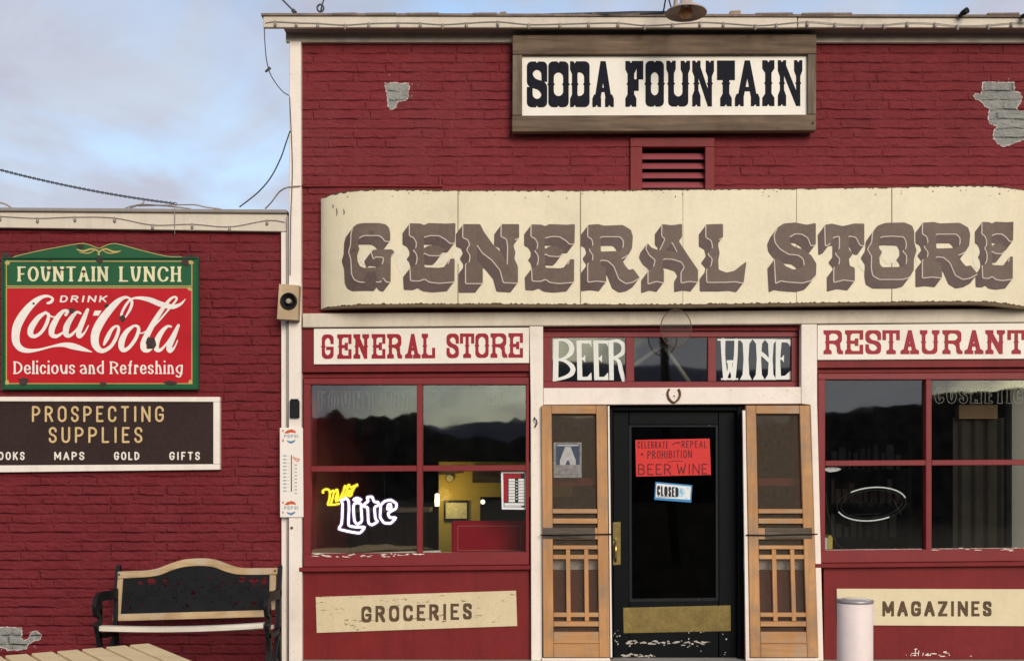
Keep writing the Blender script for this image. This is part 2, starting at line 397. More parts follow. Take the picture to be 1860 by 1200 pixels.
LOW = {
'e': "0,.5 1,.5 1,1r 0,1r 0,0r 1,0r 1,.2", 'l': ".5,0 .5,1.5", 'i': ".5,0 .5,1|.5,1.4 .5,1.5", 'c': "1,.74 1,1r 0,1r 0,0r 1,0r 1,.26", 'o': "0,0r 1,0r 1,1r 0,1rz",
'u': "0,1 0,0r 1,0r 1,1|1,1 1,0", 's': "1,.77 1,1r 0,1r 0,.54r 1,.46r 1,0r 0,0r 0,.23", 'a': "0,.85 0,1r 1,1r 1,0|1,.58 0,.58r 0,0r 1,0r 1,.4",
'n': "0,0 0,1|0,.7 0,1r 1,1r 1,0", 'd': "1,0 1,1.5|1,0 0,0r 0,1r 1,1", 'f': ".4,0 .4,1.5r 1,1.5|0,1 .9,1", 'r': "0,0 0,1|0,.6 0,1r 1,1r 1,.8",
'h': "0,0 0,1.5|0,.7 0,1r 1,1r 1,0", 'g': "1,1 1,-.42r 0,-.42r 0,-.25|1,0 0,0r 0,1r 1,1"}
SERIFS = {'A': "0,0 1,0", 'B': "0,0 0,1", 'D': "0,0 0,1", 'E': "0,0 0,1", 'F': "0,0 0,1", 'H': "0,0 0,1 1,0 1,1", 'I': ".5,0 .5,1", 'K': "0,0 0,1", 'L': "0,1 0,0", 'M': "0,0 1,0 0,1 1,1",
'N': "0,0 0,1 1,1", 'P': "0,0 0,1", 'R': "0,0 0,1", 'T': ".5,0", 'U': "0,1 1,1", 'i': ".5,0", 'l': ".5,0", 'n': "0,0 1,0", 'h': "0,0 1,0", 'r': "0,0", 'f': ".4,0", 'W': "0,1 1,1"}
STEMS = {'A': "", 'B': "0 1", 'D': "0 1", 'E': "0", 'F': "0", 'G': "0", 'I': ".5", 'L': "0", 'N': "0 1", 'O': "0 1", 'R': "0", 'T': ".5", 'U': "0 1", 'S': ""}
WID = {'I': .38, 'M': 1.25, 'W': 1.45, ' ': .62, 'i': .3, 'l': .3, 'f': .62, 'r': .68, 's': .8, 'L': .85, 'E': .88, 'F': .85, '1': .5, '.': .25, 'c': .85, 'e': .92, 'T': .98, 'S': .92, 'A': 1.12, 'N': 1.1, 'G': 1.05, 'O': 1.06}
def rounded(pts, Rr, closed):
    n = len(pts); out = []
    for i, (x, y, r) in enumerate(pts):
        if not r or (not closed and i in (0, n-1)): out.append((x, y)); continue
        a, b = pts[(i-1) % n], pts[(i+1) % n]
        def cut(q):
            dx, dy = q[0]-x, q[1]-y; L = math.hypot(dx, dy); c_ = min(Rr, L/2 if q[2] else L*.92); return x+dx/L*c_, y+dy/L*c_
        p, q = cut(a), cut(b); k = .45
        for j in range(7):
            t = j/6; u = 1-t
            c1 = (p[0]+(x-p[0])*.552, p[1]+(y-p[1])*.552); c2 = (q[0]+(x-q[0])*.552, q[1]+(y-q[1])*.552)
            out.append(tuple(u**3*p[m]+3*u*u*t*c1[m]+3*u*t*t*c2[m]+t**3*q[m] for m in (0, 1)))
    if closed: out.append(out[0])
    return out
def glyph(ch, x0, x1, yt, yb, pw, ph, Rr=99, font=CAPS, pen='round', serif=0, sh_=0, notch=0, spur=0, skew=0, shape=None):
    """one letter filling the box x0..x1, yt..yb (pixels of the photograph)"""
    s = shape or Sh()
    src = (LOW if ch.islower() else font).get(ch)
    if not src: return s
    P = rectpen(pw, ph) if pen == 'rect' else roundpen(pw, ph, 12)
    ser = [tuple(map(float, q.split(','))) for q in SERIFS.get(ch, '').split()] if serif else []
    ov = max(0, serif/2 - pw/2)
    il = ov if any(q[0] == 0 for q in ser) else 0
    ir = ov if any(q[0] == 1 for q in ser) else 0
    X = lambda a: x0 + pw/2 + il + a*(x1-x0-pw-il-ir)
    Y = lambda b: yb - ph/2 - b*(yb-yt-ph)
    K = (lambda x, y: (x + skew*(yb-y), y))
    for st in src.split('|'):
        closed = st.endswith('z'); pts = []
        for q in st.rstrip('z').split():
            r = q.endswith('r'); a, b = q.rstrip('r').split(','); pts.append((X(float(a)), Y(float(b)), r))
        s.stroke([K(*p) for p in rounded(pts, Rr, closed)], P)
    for a, b in ser:
        cx = X(a); y = yt if b == 1 else yb; dr = 1 if b == 1 else -1; h = sh_ or ph
        if ch in 'D' and False: pass
        s.poly([K(cx-serif/2, y), K(cx+serif/2, y), K(cx+serif/2, y+dr*h), K(cx+pw/2+.2, y+dr*h*1.5), K(cx-pw/2-.2, y+dr*h*1.5), K(cx-serif/2, y+dr*h)])
        if notch: s.poly([(cx-notch, y-dr), (cx+notch, y-dr), (cx, y+dr*notch*1.3)], True)
    if notch and ch in 'SOGCU':
        for y, dr in ((yt, 1), (yb, -1)):
            if ch == 'U' and y == yt: continue
            cx = (x0+x1)/2; s.poly([(cx-notch, y-dr), (cx+notch, y-dr), (cx, y+dr*notch)], True)
    if spur:
        ym = (yt+yb)/2
        for q in STEMS.get(ch, '').split():
            cx = X(float(q)); w = pw/2+spur
            s.poly([(cx-w, ym), (cx-pw/2+.5, ym-spur*1.5), (cx+pw/2-.5, ym-spur*1.5), (cx+w, ym), (cx+pw/2-.5, ym+spur*1.5), (cx-pw/2+.5, ym+spur*1.5)])
    return s
def line(txt, x0, x1, yt, yb, pw, ph, gap=.22, xh=None, dy=0, **kw):
    """a line of lettering spread over x0..x1; returns one shape per letter"""
    ws = [WID.get(c, 1.0) for c in txt]
    cap = [1.25 if (c.isupper() and xh) else 1 for c in txt]
    ws = [w*k for w, k in zip(ws, cap)]
    u = (x1-x0)/(sum(ws)+gap*(len(txt)-1)); x = x0; out = []
    for c, w in zip(txt, ws):
        o = dy*((x+w*u/2)-x0)/(x1-x0)
        if c != ' ':
            t = xh if (xh and c.islower()) else yt
            out.append(glyph(c, x, x+w*u, t+o, yb+o, pw, ph, **kw))
        x += (w+gap)*u
    return out
def lettering(name, shapes, mapf, mat, parent, t=.003):
    mb = MB()
    for s in shapes: mb.shape(s, mapf, t)
    return mk(name, mb, mat, parent)

# ------------------------------------------------------------------ the ground
def ground_mesh():
    mb = MB(); n = 40
    g = [[None]*(n+1) for _ in range(n+1)]
    for i in range(n+1):
        for j in range(n+1):
            x = (i/n*2-1); y = (j/n*2-1)
            x = math.copysign(abs(x)**2.5, x)*900; y = math.copysign(abs(y)**2.5, y)*900
            g[i][j] = mb.bm.verts.new((x, y, 0))
    for i in range(n):
        for j in range(n): mb.bm.faces.new((g[i][j], g[i+1][j], g[i+1][j+1], g[i][j+1]))
    return mb
o = mk('ground', ground_mesh(), m_asphalt); o['kind'] = 'structure'
mb = MB(); mb.box(W(549, 0).x, 7.2, -1.6, -.002, -.1, .125); mb.box(W(1100, 0).x, W(1352, 0).x, .002, .3, -.1, .118)
o = mk('walkway', mb, m_concrete, bevel=.012); o['kind'] = 'structure'

# ------------------------------------------------------------------ the store building
XL, XR = 523, 2420
bx = W(1225, 0).x
store = thing('store_building', 'tall red painted brick storefront with white trim, screen doors and two display windows', 'building', (W(1400, 0).x, 0, 0))
# brick face, with a hole for the louvre
mb = MB()
mb.rect(545, 60, 1166, 600, 0, .22); mb.rect(1166, 60, 1281, 266, 0, .22); mb.rect(1166, 346, 1281, 600, 0, .22); mb.rect(1281, 60, XR, 600, 0, .22)
wall = mk('wall', mb, m_brick, store)
sh = Sh(); sh.poly([(699, 151), (703, 152), (715, 150), (727, 152), (742, 151), (744, 158), (742, 166), (741, 178), (737, 183), (727, 184), (722, 187), (717, 197), (709, 199), (705, 192), (704, 181), (702, 170)])
patch(wall, sh.pos[0], .001)
sh = Sh(); sh.poly([(1785, 150), (1800, 149), (1822, 150), (1842, 150), (1843, 166), (1853, 169), (1857, 176), (1853, 188), (1846, 197), (1851, 202), (1866, 203), (1884, 214), (1880, 236), (1866, 251), (1851, 257), (1838, 262), (1822, 266), (1812, 261), (1805, 252), (1804, 240), (1812, 230), (1797, 224), (1795, 210), (1798, 198), (1788, 193), (1782, 184), (1772, 181), (1768, 174), (1772, 170), (1783, 172)])
patch(wall, sh.pos[0], .001, 14)
# side and rear walls, roof and dim interior shell
mb = MB(); x0, x1 = W(523, 0).x, W(XR, 0).x
mb.box(x0, x0+.2, .2, 7.5, 0, 5.35); mb.box(x1-.2, x1, .23, 7.5, 0, 5.35); mb.box(x0+.2, x1-.2, 7.3, 7.5, 0, 5.35)
mk('outer_walls', mb, m_red, store)
mb = MB(); mb.box(x0-.02, x1, .02, 7.6, 5.36, 5.44); mk('roof', mb, m_greytrim, store)
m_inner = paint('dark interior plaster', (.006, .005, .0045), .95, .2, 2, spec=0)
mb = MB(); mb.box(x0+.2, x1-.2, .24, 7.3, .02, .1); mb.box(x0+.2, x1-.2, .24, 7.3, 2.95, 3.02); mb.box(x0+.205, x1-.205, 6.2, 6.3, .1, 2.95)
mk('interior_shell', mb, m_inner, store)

def fascia_y(x): return 26 + (x-478)*.0026
mb = MB(); mb.slab([(478, 27), (1448, 27.5), (1448, 50.5), (478, 50)], .20, .035); mb.slab([(1449.5, 30.5), (XR+20, 32), (XR+20, 51), (1449.5, 50)], .196, .03)
fas = mk('fascia', mb, m_cream, store, bevel=.004)
mb = MB(); a = W(474, 24, .215); b = W(XR+20, 28, .215); mb.prism([Vector((a.x, a.y, a.z)), Vector((b.x, b.y, b.z)), Vector((b.x, b.y, b.z-.018)), Vector((a.x, a.y, a.z-.018))], [Vector((a.x, .05, a.z+.0)), Vector((b.x, .05, b.z)), Vector((b.x, .05, b.z-.018)), Vector((a.x, .05, a.z-.018))])
for i in range(16):
    x = random.uniform(490, 1900); w_ = random.uniform(15, 60); mb.slab([(x, 23.6), (x+w_, 23), (x+w_, 27), (x, 27)], .217+.0004*i, .06)
mk('roof_edge', mb, paint('worn roof edge', (.20, .15, .12), .8, .4, 8), store)
mb = MB(); a = W(517, 50, .1).x; zt = W(0, 50, .165).z+.03; mb.box(a, W(XR, 0).x, -.164, -.04, zt-.03, zt)
mk('soffit', mb, m_greytrim, store)
mb = MB(); mb.slab([(519, 55), (XR, 55), (XR, 78), (519, 76.5)], .038, .037); mk('frieze_board', mb, m_cream, store, bevel=.004)
# corner board
mb = MB(); mb.slab([(525.5, 75), (546.5, 75), (547, 590), (548.5, 1226), (524.5, 1226), (524, 590)], .055, .07); mk('corner_board', mb, m_white, store, bevel=.005)
# trim board under the big sign
mb = MB(); mb.slab([(549.5, 569), (1240, 565), (XR, 556), (XR, 581), (1860, 585), (1240, 589.5), (549.5, 594.5)], .07, .069); mk('trim_board', mb, m_cream, store, bevel=.005)
# louvre
lv = None
mb = MB()
mb.slab([(1145, 250), (1298, 250), (1298, 266.5), (1145, 266.5)], .028, .027); mb.rect(1145, 266.8, 1166.5, 346, .028, .027); mb.rect(1281, 266.8, 1298, 346, .0275, .027)
lv = mk('louvre', mb, m_red, store, bevel=.003)
mb = MB()
for k in range(4):
    y = 278.5 + k*17.2
    f = [W(1166.5, y, -.06), W(1281, y, -.06), W(1281, y+11, -.004), W(1166.5, y+11, -.004)]
    mb.prism(f, [p + Vector((0, .012, .004)) for p in f])
mk('slats', mb, paint('dusty louvre paint', (.27, .062, .07), .6, .12, 6), lv)
mb = MB(); mb.rect(1150, 255, 1298, 352, -.09, .01); mk('backing', mb, flat('louvre void', (.004, .003, .003), .9), lv)

# ---- lower storefront: bulkheads, headers
def bulkhead(pts, line_y):
    mb = MB(); mb.slab(pts, .002, .16)
    return mk('bulkhead', mb, m_red, store, bevel=.003)
bulkhead([(549, 1036), (961, 1031), (966, 1226), (549, 1226)], 0)
bulkhead([(1496, 1027), (1940, 1024), (1940, 1226), (1497, 1226)], 0)
mb = MB(); mb.slab([(549, 595), (961, 591), (961, 674), (549, 676)], .034, .174); mk('header', mb, m_red, store, bevel=.003)
mb = MB(); mb.slab([(1484, 588), (1940, 584), (1940, 666), (1484, 668)], .034, .174); mk('header', mb, m_red, store, bevel=.003)

m_glass = glass('old window glass', .10, (.90, .92, .90), wave=.05, dust=.0025)
m_glass_door = glass('door glass', .02, (.3, .31, .32), .02, .002)
m_glass_tr = glass('transom glass', .12, (.7, .72, .7), .012, .006)
def pane(parent, x0, y0, x1, y1, d, mat, tilt=0.0, name='pane'):
    mb = MB(); p = [W(x0, y0, d), W(x1, y0, d), W(x1, y1, d), W(x0, y1, d)]
    zc = (p[0].z+p[3].z)/2
    for q in p: q.y -= (q.z-zc)*math.tan(tilt)
    mb.prism(p, [q+Vector((0, .004, 0)) for q in p])
    return mk(name, mb, mat, parent)
def display_window(outer, xs, ys, sill, right=False):
    (x0, x1), (m0, m1), (ya, yb, yc, yd) = outer, xs, ys
    mb = MB()
    L, Rr_ = x0, x1
    mb.slab([(L, ya-11), (Rr_, ya-13), (Rr_, ya), (L, ya)], .03, .07)                       # top rail
    mb.slab([(L, ya), (L+13, ya), (L+13, yd), (L, yd)], .03, .07); mb.slab([(Rr_-6, ya), (Rr_, ya), (Rr_, yd), (Rr_-6, yd)], .03, .07)
    mb.slab([(m0, ya), (m1, ya), (m1, yd), (m0, yd)], .036, .07)                              # upright bar
    mb.slab([(L+13, yb), (m0, yb-1), (m0, yc-1), (L+13, yc)], .033, .065); mb.slab([(m1, yb-1), (Rr_-6, yb-2), (Rr_-6, yc-2), (m1, yc-1)], .033, .065)
    mb.slab([(L, yd), (Rr_, yd-4), (Rr_, yd+19), (L, yd+23)], .045, .09)
    fr = mk('window', mb, m_redtrim, store, bevel=.004)
    mb = MB(); mb.slab([(L-2, ya-26), (Rr_+2, ya-28), (Rr_+2, ya-13.5), (L-2, ya-11.5)], -.008, .045); mk('head_moulding', mb, m_red, fr, bevel=.004)
    mb = MB(); mb.slab([(L-8, yd+24), (Rr_+2, yd+20), (Rr_+2, yd+28), (L-8, yd+32)], .06, .06); mk('sill', mb, m_red, fr, bevel=.004)
    for a, b in ((L+13, m0), (m1, Rr_-6)):
        for c_, d_ in ((ya, yb), (yc, yd)): pane(fr, a-2, c_-2, b+2, d_+2, -.012, m_glass, R(random.uniform(-.12, .12)))
    mb = MB(); sh = Sh(); yy = yd
    for i in range(34 if not right else 14):
        x = random.uniform(L+14, L+215) if not right else random.uniform(m1+6, Rr_-10)
        sh.blob(x, yd+random.uniform(-1, 5) - (4 if right else 0), random.uniform(1, 7), random.uniform(.3, .9), n=9, rough=.6)
    mb.shape(sh, at(.0485), .004); mk('flaking_paint', mb, m_signwhite, fr)
    return fr
win_l = display_window((551, 961), (757, 767.5), (698, 846, 856.5, 1006), 0)
win_r = display_window((1486, 1902), (1682, 1692.5), (689, 836, 846, 999), 0, True)
mb = MB(); mb.slab([(563, 1007), (566, 1003), (640, 1004.5), (800, 999), (801, 1005), (563, 1010)], -.03, .03); mb.slab([(1693, 998), (1900, 996), (1900, 1000), (1693, 1001)], -.03, .03)
mk('inner_ledge', mb, m_signwhite, win_l)

s = Sh()
for i in range(22): x = 1640+abs(random.gauss(0, 1))*60; s.blob(x, 1191-abs(random.gauss(0, 4)), random.uniform(.5, 5), random.uniform(.4, 1), n=7, rough=.5)
for x, h in ((1662, 12), (1668, 9), (1676, 5), (1690, 4)): s.brush([(x, 1190, 1), (x+1, 1190-h, 1.4)], 6, 2)
mk('scuff_marks', MB().shape(s, at(.004), .001), m_signwhite, store)

# ---- door surround
mb = MB()
mb.slab([(961.5, 591.5), (986.5, 591), (986.5, 733), (985, 1196), (965, 1226), (964, 735)], .058, .07)
mb.slab([(1455.5, 588), (1484, 587.5), (1484.5, 735), (1496.5, 1226), (1487, 1226), (1472, 735), (1455.5, 733)], .058, .07)
mb.slab([(987, 704.5), (1455, 702.5), (1455, 733), (987, 735)], .054, .07)
mk('door_surround', mb, m_white, store, bevel=.004)
mb = MB()
mb.slab([(980, 588), (1461, 586), (1461, 611.5), (980, 612.5)], -.03, .09)
for a, b in ((980, 1003), (1137, 1152), (1286, 1301), (1438, 1461)): mb.rect(a, 612.6, b, 692.6, -.03, .09)
mb.slab([(980, 692.7), (1461, 692.7), (1461, 703.5), (980, 705)], -.026, .09)
tr = mk('transom_window', mb, m_redtrim, store, bevel=.003)
for a, b in ((1003, 1137), (1152, 1286), (1301, 1438)): pane(tr, a-3, 610, b+3, 695, -.06, m_glass_tr, R(1.45))
m_paintwhite = paint('hand painted white lettering', (.72, .72, .66), .5, .06, 5)
art = dict(pen='round', Rr=60)
sh = []
s = Sh(); s.stroke([(1010, 617), (1009, 690)], rectpen(10, 2)); s.brush([(1008, 618, 4), (1025, 617, 6), (1037, 626, 9), (1037, 640, 9), (1024, 651, 5), (1010, 653, 4)]); s.brush([(1012, 652, 4), (1028, 656, 6), (1040, 667, 9), (1038, 678, 9), (1026, 685, 6), (1006, 690, 5)]); sh.append(s)
for x in (1047, 1077.5):
    s = Sh(); s.poly([(x, 619), (x+9, 619), (x+11, 690), (x+2, 690)]); s.poly([(x, 618), (x+27, 618), (x+27, 630), (x+24, 624), (x, 623)]); s.poly([(x+2, 684), (x+20, 684), (x+27, 676), (x+28, 690), (x+2, 690)])
    s.stroke([(x+5, 651), (x+14, 651)], roundpen(4)); s.poly([(x+10, 651), (x+16, 644), (x+16, 658)]); sh.append(s)
s = Sh(); s.poly([(1105, 618), (1114, 618), (1115, 690), (1107, 690)]); s.brush([(1106, 620, 4), (1122, 619, 6), (1132, 627, 8), (1131, 640, 8), (1120, 648, 6), (1110, 650, 5)]); s.brush([(1114, 650, 4), (1124, 656, 7), (1128, 672, 8), (1133, 690, 7)]); sh.append(s)
s = Sh(); s.stroke([(1304, 617), (1343, 617)], rectpen(2, 3)); s.brush([(1313, 618, 9), (1314, 650, 7), (1318, 686, 9)]); s.brush([(1337, 618, 7), (1336, 650, 7), (1332, 686, 9)]); s.brush([(1326, 658, 9), (1324, 672, 5), (1318, 687, 6)], 8); s.brush([(1326, 658, 9), (1328, 672, 5), (1333, 687, 6)], 8); s.stroke([(1311, 688), (1340, 688)], rectpen(2, 3)); s.rect(1320, 654, 1332, 659); sh.append(s)
def flare(s, x, w=8):
    s.poly([(x-12, 615.5), (x+12, 615.5), (x+w/2+1, 624), (x+w/2-.6, 652), (x+w/2+1, 680), (x+11, 689.5), (x-11, 689.5), (x-w/2-1, 680), (x-w/2+.6, 652), (x-w/2-1, 624)])
s = Sh(); flare(s, 1355, 10); sh.append(s)
s = Sh(); flare(s, 1378.5, 9); flare(s, 1400, 8); s.brush([(1378, 638, 6), (1388, 646, 7), (1400, 658, 6)]); sh.append(s)
s = Sh(); s.poly([(1409, 616), (1420, 616), (1417, 652), (1419, 689), (1409, 689)]); s.poly([(1409, 616), (1437, 616), (1436, 630), (1430, 622), (1409, 621)]); s.poly([(1409, 683), (1426, 682), (1437, 672), (1437, 689), (1409, 689)]); s.stroke([(1416, 651), (1422, 651)], roundpen(4)); s.poly([(1418, 651), (1424, 644), (1424, 658)]); sh.append(s)
def tilted(d, zc, tilt):
    def f(x, y):
        p = W(x, y, d); p.y -= (p.z-zc)*math.tan(tilt); return p
    return f
lettering('lettering', sh, tilted(-.056, W(0, 652.5, -.06).z, R(1.45)), m_paintwhite, tr, .002)

s_n = Sh(); s_g = Sh()
for x0_, x1_, ya_, yb2, n_ in ((966, 983, 600, 1190, 14), (1460, 1480, 600, 730, 5), (990, 1450, 707, 731, 12)):
    for i in range(n_):
        x, y = random.uniform(x0_, x1_), random.uniform(ya_, yb2); s_n.blob(x, y, random.uniform(.35, .7), random.uniform(.35, .7), n=6)
mk('nail_heads', MB().shape(s_n, at(.0592), .001), m_rust, store)
s_n = Sh()
for i in range(26): x, y = random.uniform(527, 545), random.uniform(90, 1190); s_n.blob(x, y, random.uniform(.35, .7), random.uniform(.35, 1), n=6)
mk('nail_heads', MB().shape(s_n, at(.0562), .001), m_rust, store)

# ---- sidelights behind the folded screen doors
for (a, b, sx) in ((987, 1104, 0), (1352, 1471, 1)):
    mb = MB()
    mb.rect(a, 735, b, 752, -.01, .08); mb.rect(a, 752.3, a+12, 1010, -.01, .08); mb.rect(b-24, 752.3, b, 1010, -.011, .08)
    mb.rect(a+12, 868, b-24, 882, -.012, .07)
    mb.rect(a, 1035, b+14*sx, 1226, -.01, .1)
    o = mk('sidelight', mb, m_red, store, bevel=.002)
    mb = MB(); mb.rect(a, 1011, b+8*sx, 1034, .004, .1); mk('sill', mb, m_white, o)
    pane(o, a+10, 750, b-22, 869, -.05, m_glass); pane(o, a+10, 881, b-22, 1012, -.05, m_glass)

# ---- entrance door with jambs
mb = MB()
mb.slab([(1098, 733), (1113, 733), (1114, 1199), (1104, 1199)], -.03, .2); mb.slab([(1113.4, 733), (1339, 733), (1339, 745), (1113.4, 745)], -.03, .2)
mb.slab([(1339.4, 733), (1352, 733), (1352, 1199), (1341, 1199)], -.02, .2)
mk('door_frame', mb, m_black, store, bevel=.003)
DD = -.085
mb = MB()
mb.slab([(1113.5, 745), (1142, 745), (1143, 1196), (1114.5, 1196)], DD, .045); mb.slab([(1305, 745), (1339, 745), (1340, 1196), (1306, 1196)], DD, .045)
mb.rect(1142.3, 745, 1304.8, 771, DD, .045); mb.slab([(1143, 1093), (1305, 1091), (1305, 1196), (1143, 1196)], DD, .045)
door = mk('entrance_door', mb, m_black, store, bevel=.005)
mb = MB()
for q in ([(1142.3, 771), (1147, 771), (1148, 1093), (1143.3, 1093)], [(1300, 771), (1304.7, 771), (1305, 1091), (1300.5, 1091)], [(1147, 771), (1300, 771), (1300, 775), (1147, 775)], [(1148, 1087), (1300, 1085.5), (1300, 1091), (1148, 1093)]): mb.slab(q, DD-.012, .02)
mk('glazing_bead', mb, paint('worn dark bead', (.014, .015, .017), .5, .4, 30, chips=(.22, .21, .2), chip_at=.68, chip_scale=30, spec=.1), door)
pane(door, 1140, 768, 1307, 1095, DD-.035, m_glass_door, name='pane')
m_brass = paint('tarnished brass', (.20, .145, .045), .5, .35, 7, metal=.35, grime=(.07, .045, .02), streak=.3)
mb = MB(); mb.slab([(1132, 1103), (1327, 1098.5), (1327.5, 1145), (1133, 1149)], DD+.003, .003); mk('kick_plate', mb, m_brass, door)
mb = MB(); mb.slab([(1111.5, 948), (1127.5, 947), (1127.5, 1025), (1111.5, 1026)], DD+.006, .006); hd = mk('handle', mb, m_brass, door, bevel=.002)
mb = MB(); mb.tube([W(1119, 984, DD+.01), W(1119, 986, DD+.035), W(1118.5, 996, DD+.05), W(1118.5, 1008, DD+.048), W(1119, 1017, DD+.03), W(1119, 1019, DD+.008)], [.006, .007, .011, .011, .008, .006]); mb.tube([W(1119, 978, DD+.006), W(1119, 978, DD+.03)], .012)
mk('grip', mb, flat('polished brass', (.6, .42, .12), .25, .9), hd)
sh = Sh()
for i in range(95):
    t_ = random.random()
    if t_ < .55: x = 1140 + 150*random.random()**1.6; y = 1167.5 + random.gauss(0, 2) + (1165-1167)*(x-1140)/180
    elif t_ < .8: x = 1130 + 70*random.random(); y = 1190 + random.gauss(0, 1.6)
    else: x = random.choice((1117, 1120, 1250, 1262, 1316, 1275)) + random.gauss(0, 3); y = random.uniform(1140, 1192)
    sh.blob(x, y, random.uniform(.8, 5 if t_ < .8 else 1.6), random.uniform(.6, 1.7), n=7, rough=.5)
mb = MB(); mb.shape(sh, at(DD+.003), .002); mk('worn_paint', mb, paint('chipped undercoat', (.42, .38, .31), .8, .3, 20), door)
mb = MB(); mb.rect(1104, 1196.5, 1352, 1203, .0, .25); mk('threshold', mb, m_concrete, store)

# ---- folded screen doors
m_oak = wood('golden oak', (.41, .20, .078), (.54, .29, .122), .5, axis=2, grain=30, grey=(.25, .18, .12))
m_oakx = wood('golden oak rail', (.40, .195, .076), (.53, .285, .12), .5, axis=0, grain=30, grey=(.34, .26, .19))
m_worn = wood('worn grey oak', (.028, .024, .02), (.17, .125, .085), .7, axis=0, grain=24, grey=(.1, .085, .075))
m_screen = veil('dark insect screen', (.11, .085, .062), .42)
def screen_door(tlx, trx, blx, brx, mir):
    top, bot, d = 736, 1193, .10
    def X(u, y):
        k = (y-top)/(bot-top); l = tlx+(blx-tlx)*k; r = trx+(brx-trx)*k; return l+(r-l)*u
    def q(mb, u0, u1, y0, y1, dd, t): mb.slab([(X(u0, y0), y0), (X(u1, y0), y0), (X(u1, y1), y1), (X(u0, y1), y1)], dd, t)
    s0, s1 = (.155, .838)
    mb = MB(); q(mb, 0, s0, top, bot, d, .036); q(mb, s1, 1, top, bot, d, .036)
    sd = mk('screen_door', mb, m_oak, store, bevel=.004)
    for ya, yb2, dd, th in ((top, 751, .0005, .034), (924, 932, .002, .03), (941, 950.5, .002, .03), (990, 997, .002, .03), (1007, 1015, .002, .03), (1112, 1120, .002, .03), (1128, 1137, .002, .03), (1147, 1168, .0005, .034), (1168.6, bot, .001, .034)):
        mb = MB(); q(mb, s0+.003, s1-.003, ya, yb2, d-dd, th); mk('rail', mb, m_oakx, sd, bevel=.003)
    mb = MB(); q(mb, .008 if not mir else .26, .97 if mir else .80, 958, 978, d+.004, .038); mk('lock_rail', mb, m_worn, sd, bevel=.003)
    mb = MB(); q(mb, s0, s1, 958.5, 978.5, d-.002, .03); mk('middle_rail', mb, m_oakx, sd)
    for u in (.385, .66): mb = MB(); q(mb, u-.032, u+.032, 997.3, 1127.7, d+.001, .034); mk('spindle', mb, m_oak, sd, bevel=.003)
    mb = MB(); q(mb, s0-.02, s1+.02, 748, 1150, d-.03, .0015); mk('screen', mb, m_screen, sd)
    mb = MB(); y = 970
    mb.tube([W(X(-.03, y), y+1, d+.012), W(X(.3, y), y+1.5, d+.012), W(X(.7, y), y, d+.012), W(X(1.05, y), y-.5, d+.012)], .006, 6)
    mk('push_bar', mb, m_iron, sd)
    mb = MB(); q(mb, -.02, 1.0, bot+1, bot+7, d-.02, .02); mk('bottom_strip', mb, m_white, sd)
    return sd, X
sd1, X1 = screen_door(983.5, 1102, 987, 1108, False)
sd2, X2 = screen_door(1355, 1471, 1363, 1486.5, True)
sd1['label'] = 'golden oak screen door left of the entrance'; sd2['label'] = 'golden oak screen door right of the entrance'
mb = MB(); mb.slab([(1104, 737), (1107, 737), (1112, 1193), (1109, 1193)], .1, .03); mk('hinge_strip', mb, m_white, store)
mb = MB(); mb.slab([(1349, 745), (1354, 745), (1361.5, 1199), (1355, 1199)], .1, .03); mk('hinge_strip', mb, m_white, store)

# ------------------------------------------------------------------ the low wing on the left
wing = thing('side_building', 'low red painted brick wing with cream parapet board left of the tall storefront', 'building', (W(100, 0).x, 0, 0))
WD = -.05
mb = MB(); mb.slab([(-460, 386), (524, 386), (524, 1235), (-460, 1235)], WD, .2); ww = mk('wall', mb, m_brickw, wing)
sh = Sh(); sh.poly([(-12, 1139), (10, 1138), (38, 1140), (40, 1151), (37, 1158), (45, 1163), (52, 1158), (58, 1147), (66, 1145), (75, 1152), (73, 1161), (62, 1163), (50, 1169), (48, 1178), (36, 1179), (16, 1180), (4, 1175), (-12, 1172)])
patch(ww, sh.pos[0], WD+.001, 16)
mb = MB(); x0, x1 = W(-460, 0).x, W(523, 0).x; mb.box(x0, x0+.2, .26, 6, 0, 3.75); mb.box(x0+.2, x1-.02, 5.8, 6, 0, 3.75); mk('outer_walls', mb, m_red, wing)
mb = MB(); mb.box(x0, x1-.005, .1, 6, 3.76, 3.82); mk('roof', mb, m_greytrim, wing)
mb = MB(); mb.slab([(-460, 381), (521, 388), (521, 420.5), (-460, 407)], .0, .07); mk('parapet_board', mb, m_cream, wing, bevel=.004)
mb = MB(); mb.slab([(-460, 373), (521, 380.5), (521, 387), (-460, 380)], .025, .3); mk('coping', mb, m_greytrim, wing, bevel=.006)
mb = MB(); mb.slab([(510.5, 421.5), (520.5, 421.5), (521.5, 1230), (511.5, 1230)], .0, .06); mk('corner_trim', mb, m_white, wing, bevel=.003)
mb = MB(); mb.tube([W(522.4, y, .03) for y in (392, 480, 560, 640, 720, 790)], .008, 6); mb.tube([W(522.6, y, .028) for y in (790, 900, 1226)], .006, 6); mk('conduit', mb, m_cablew, wing)
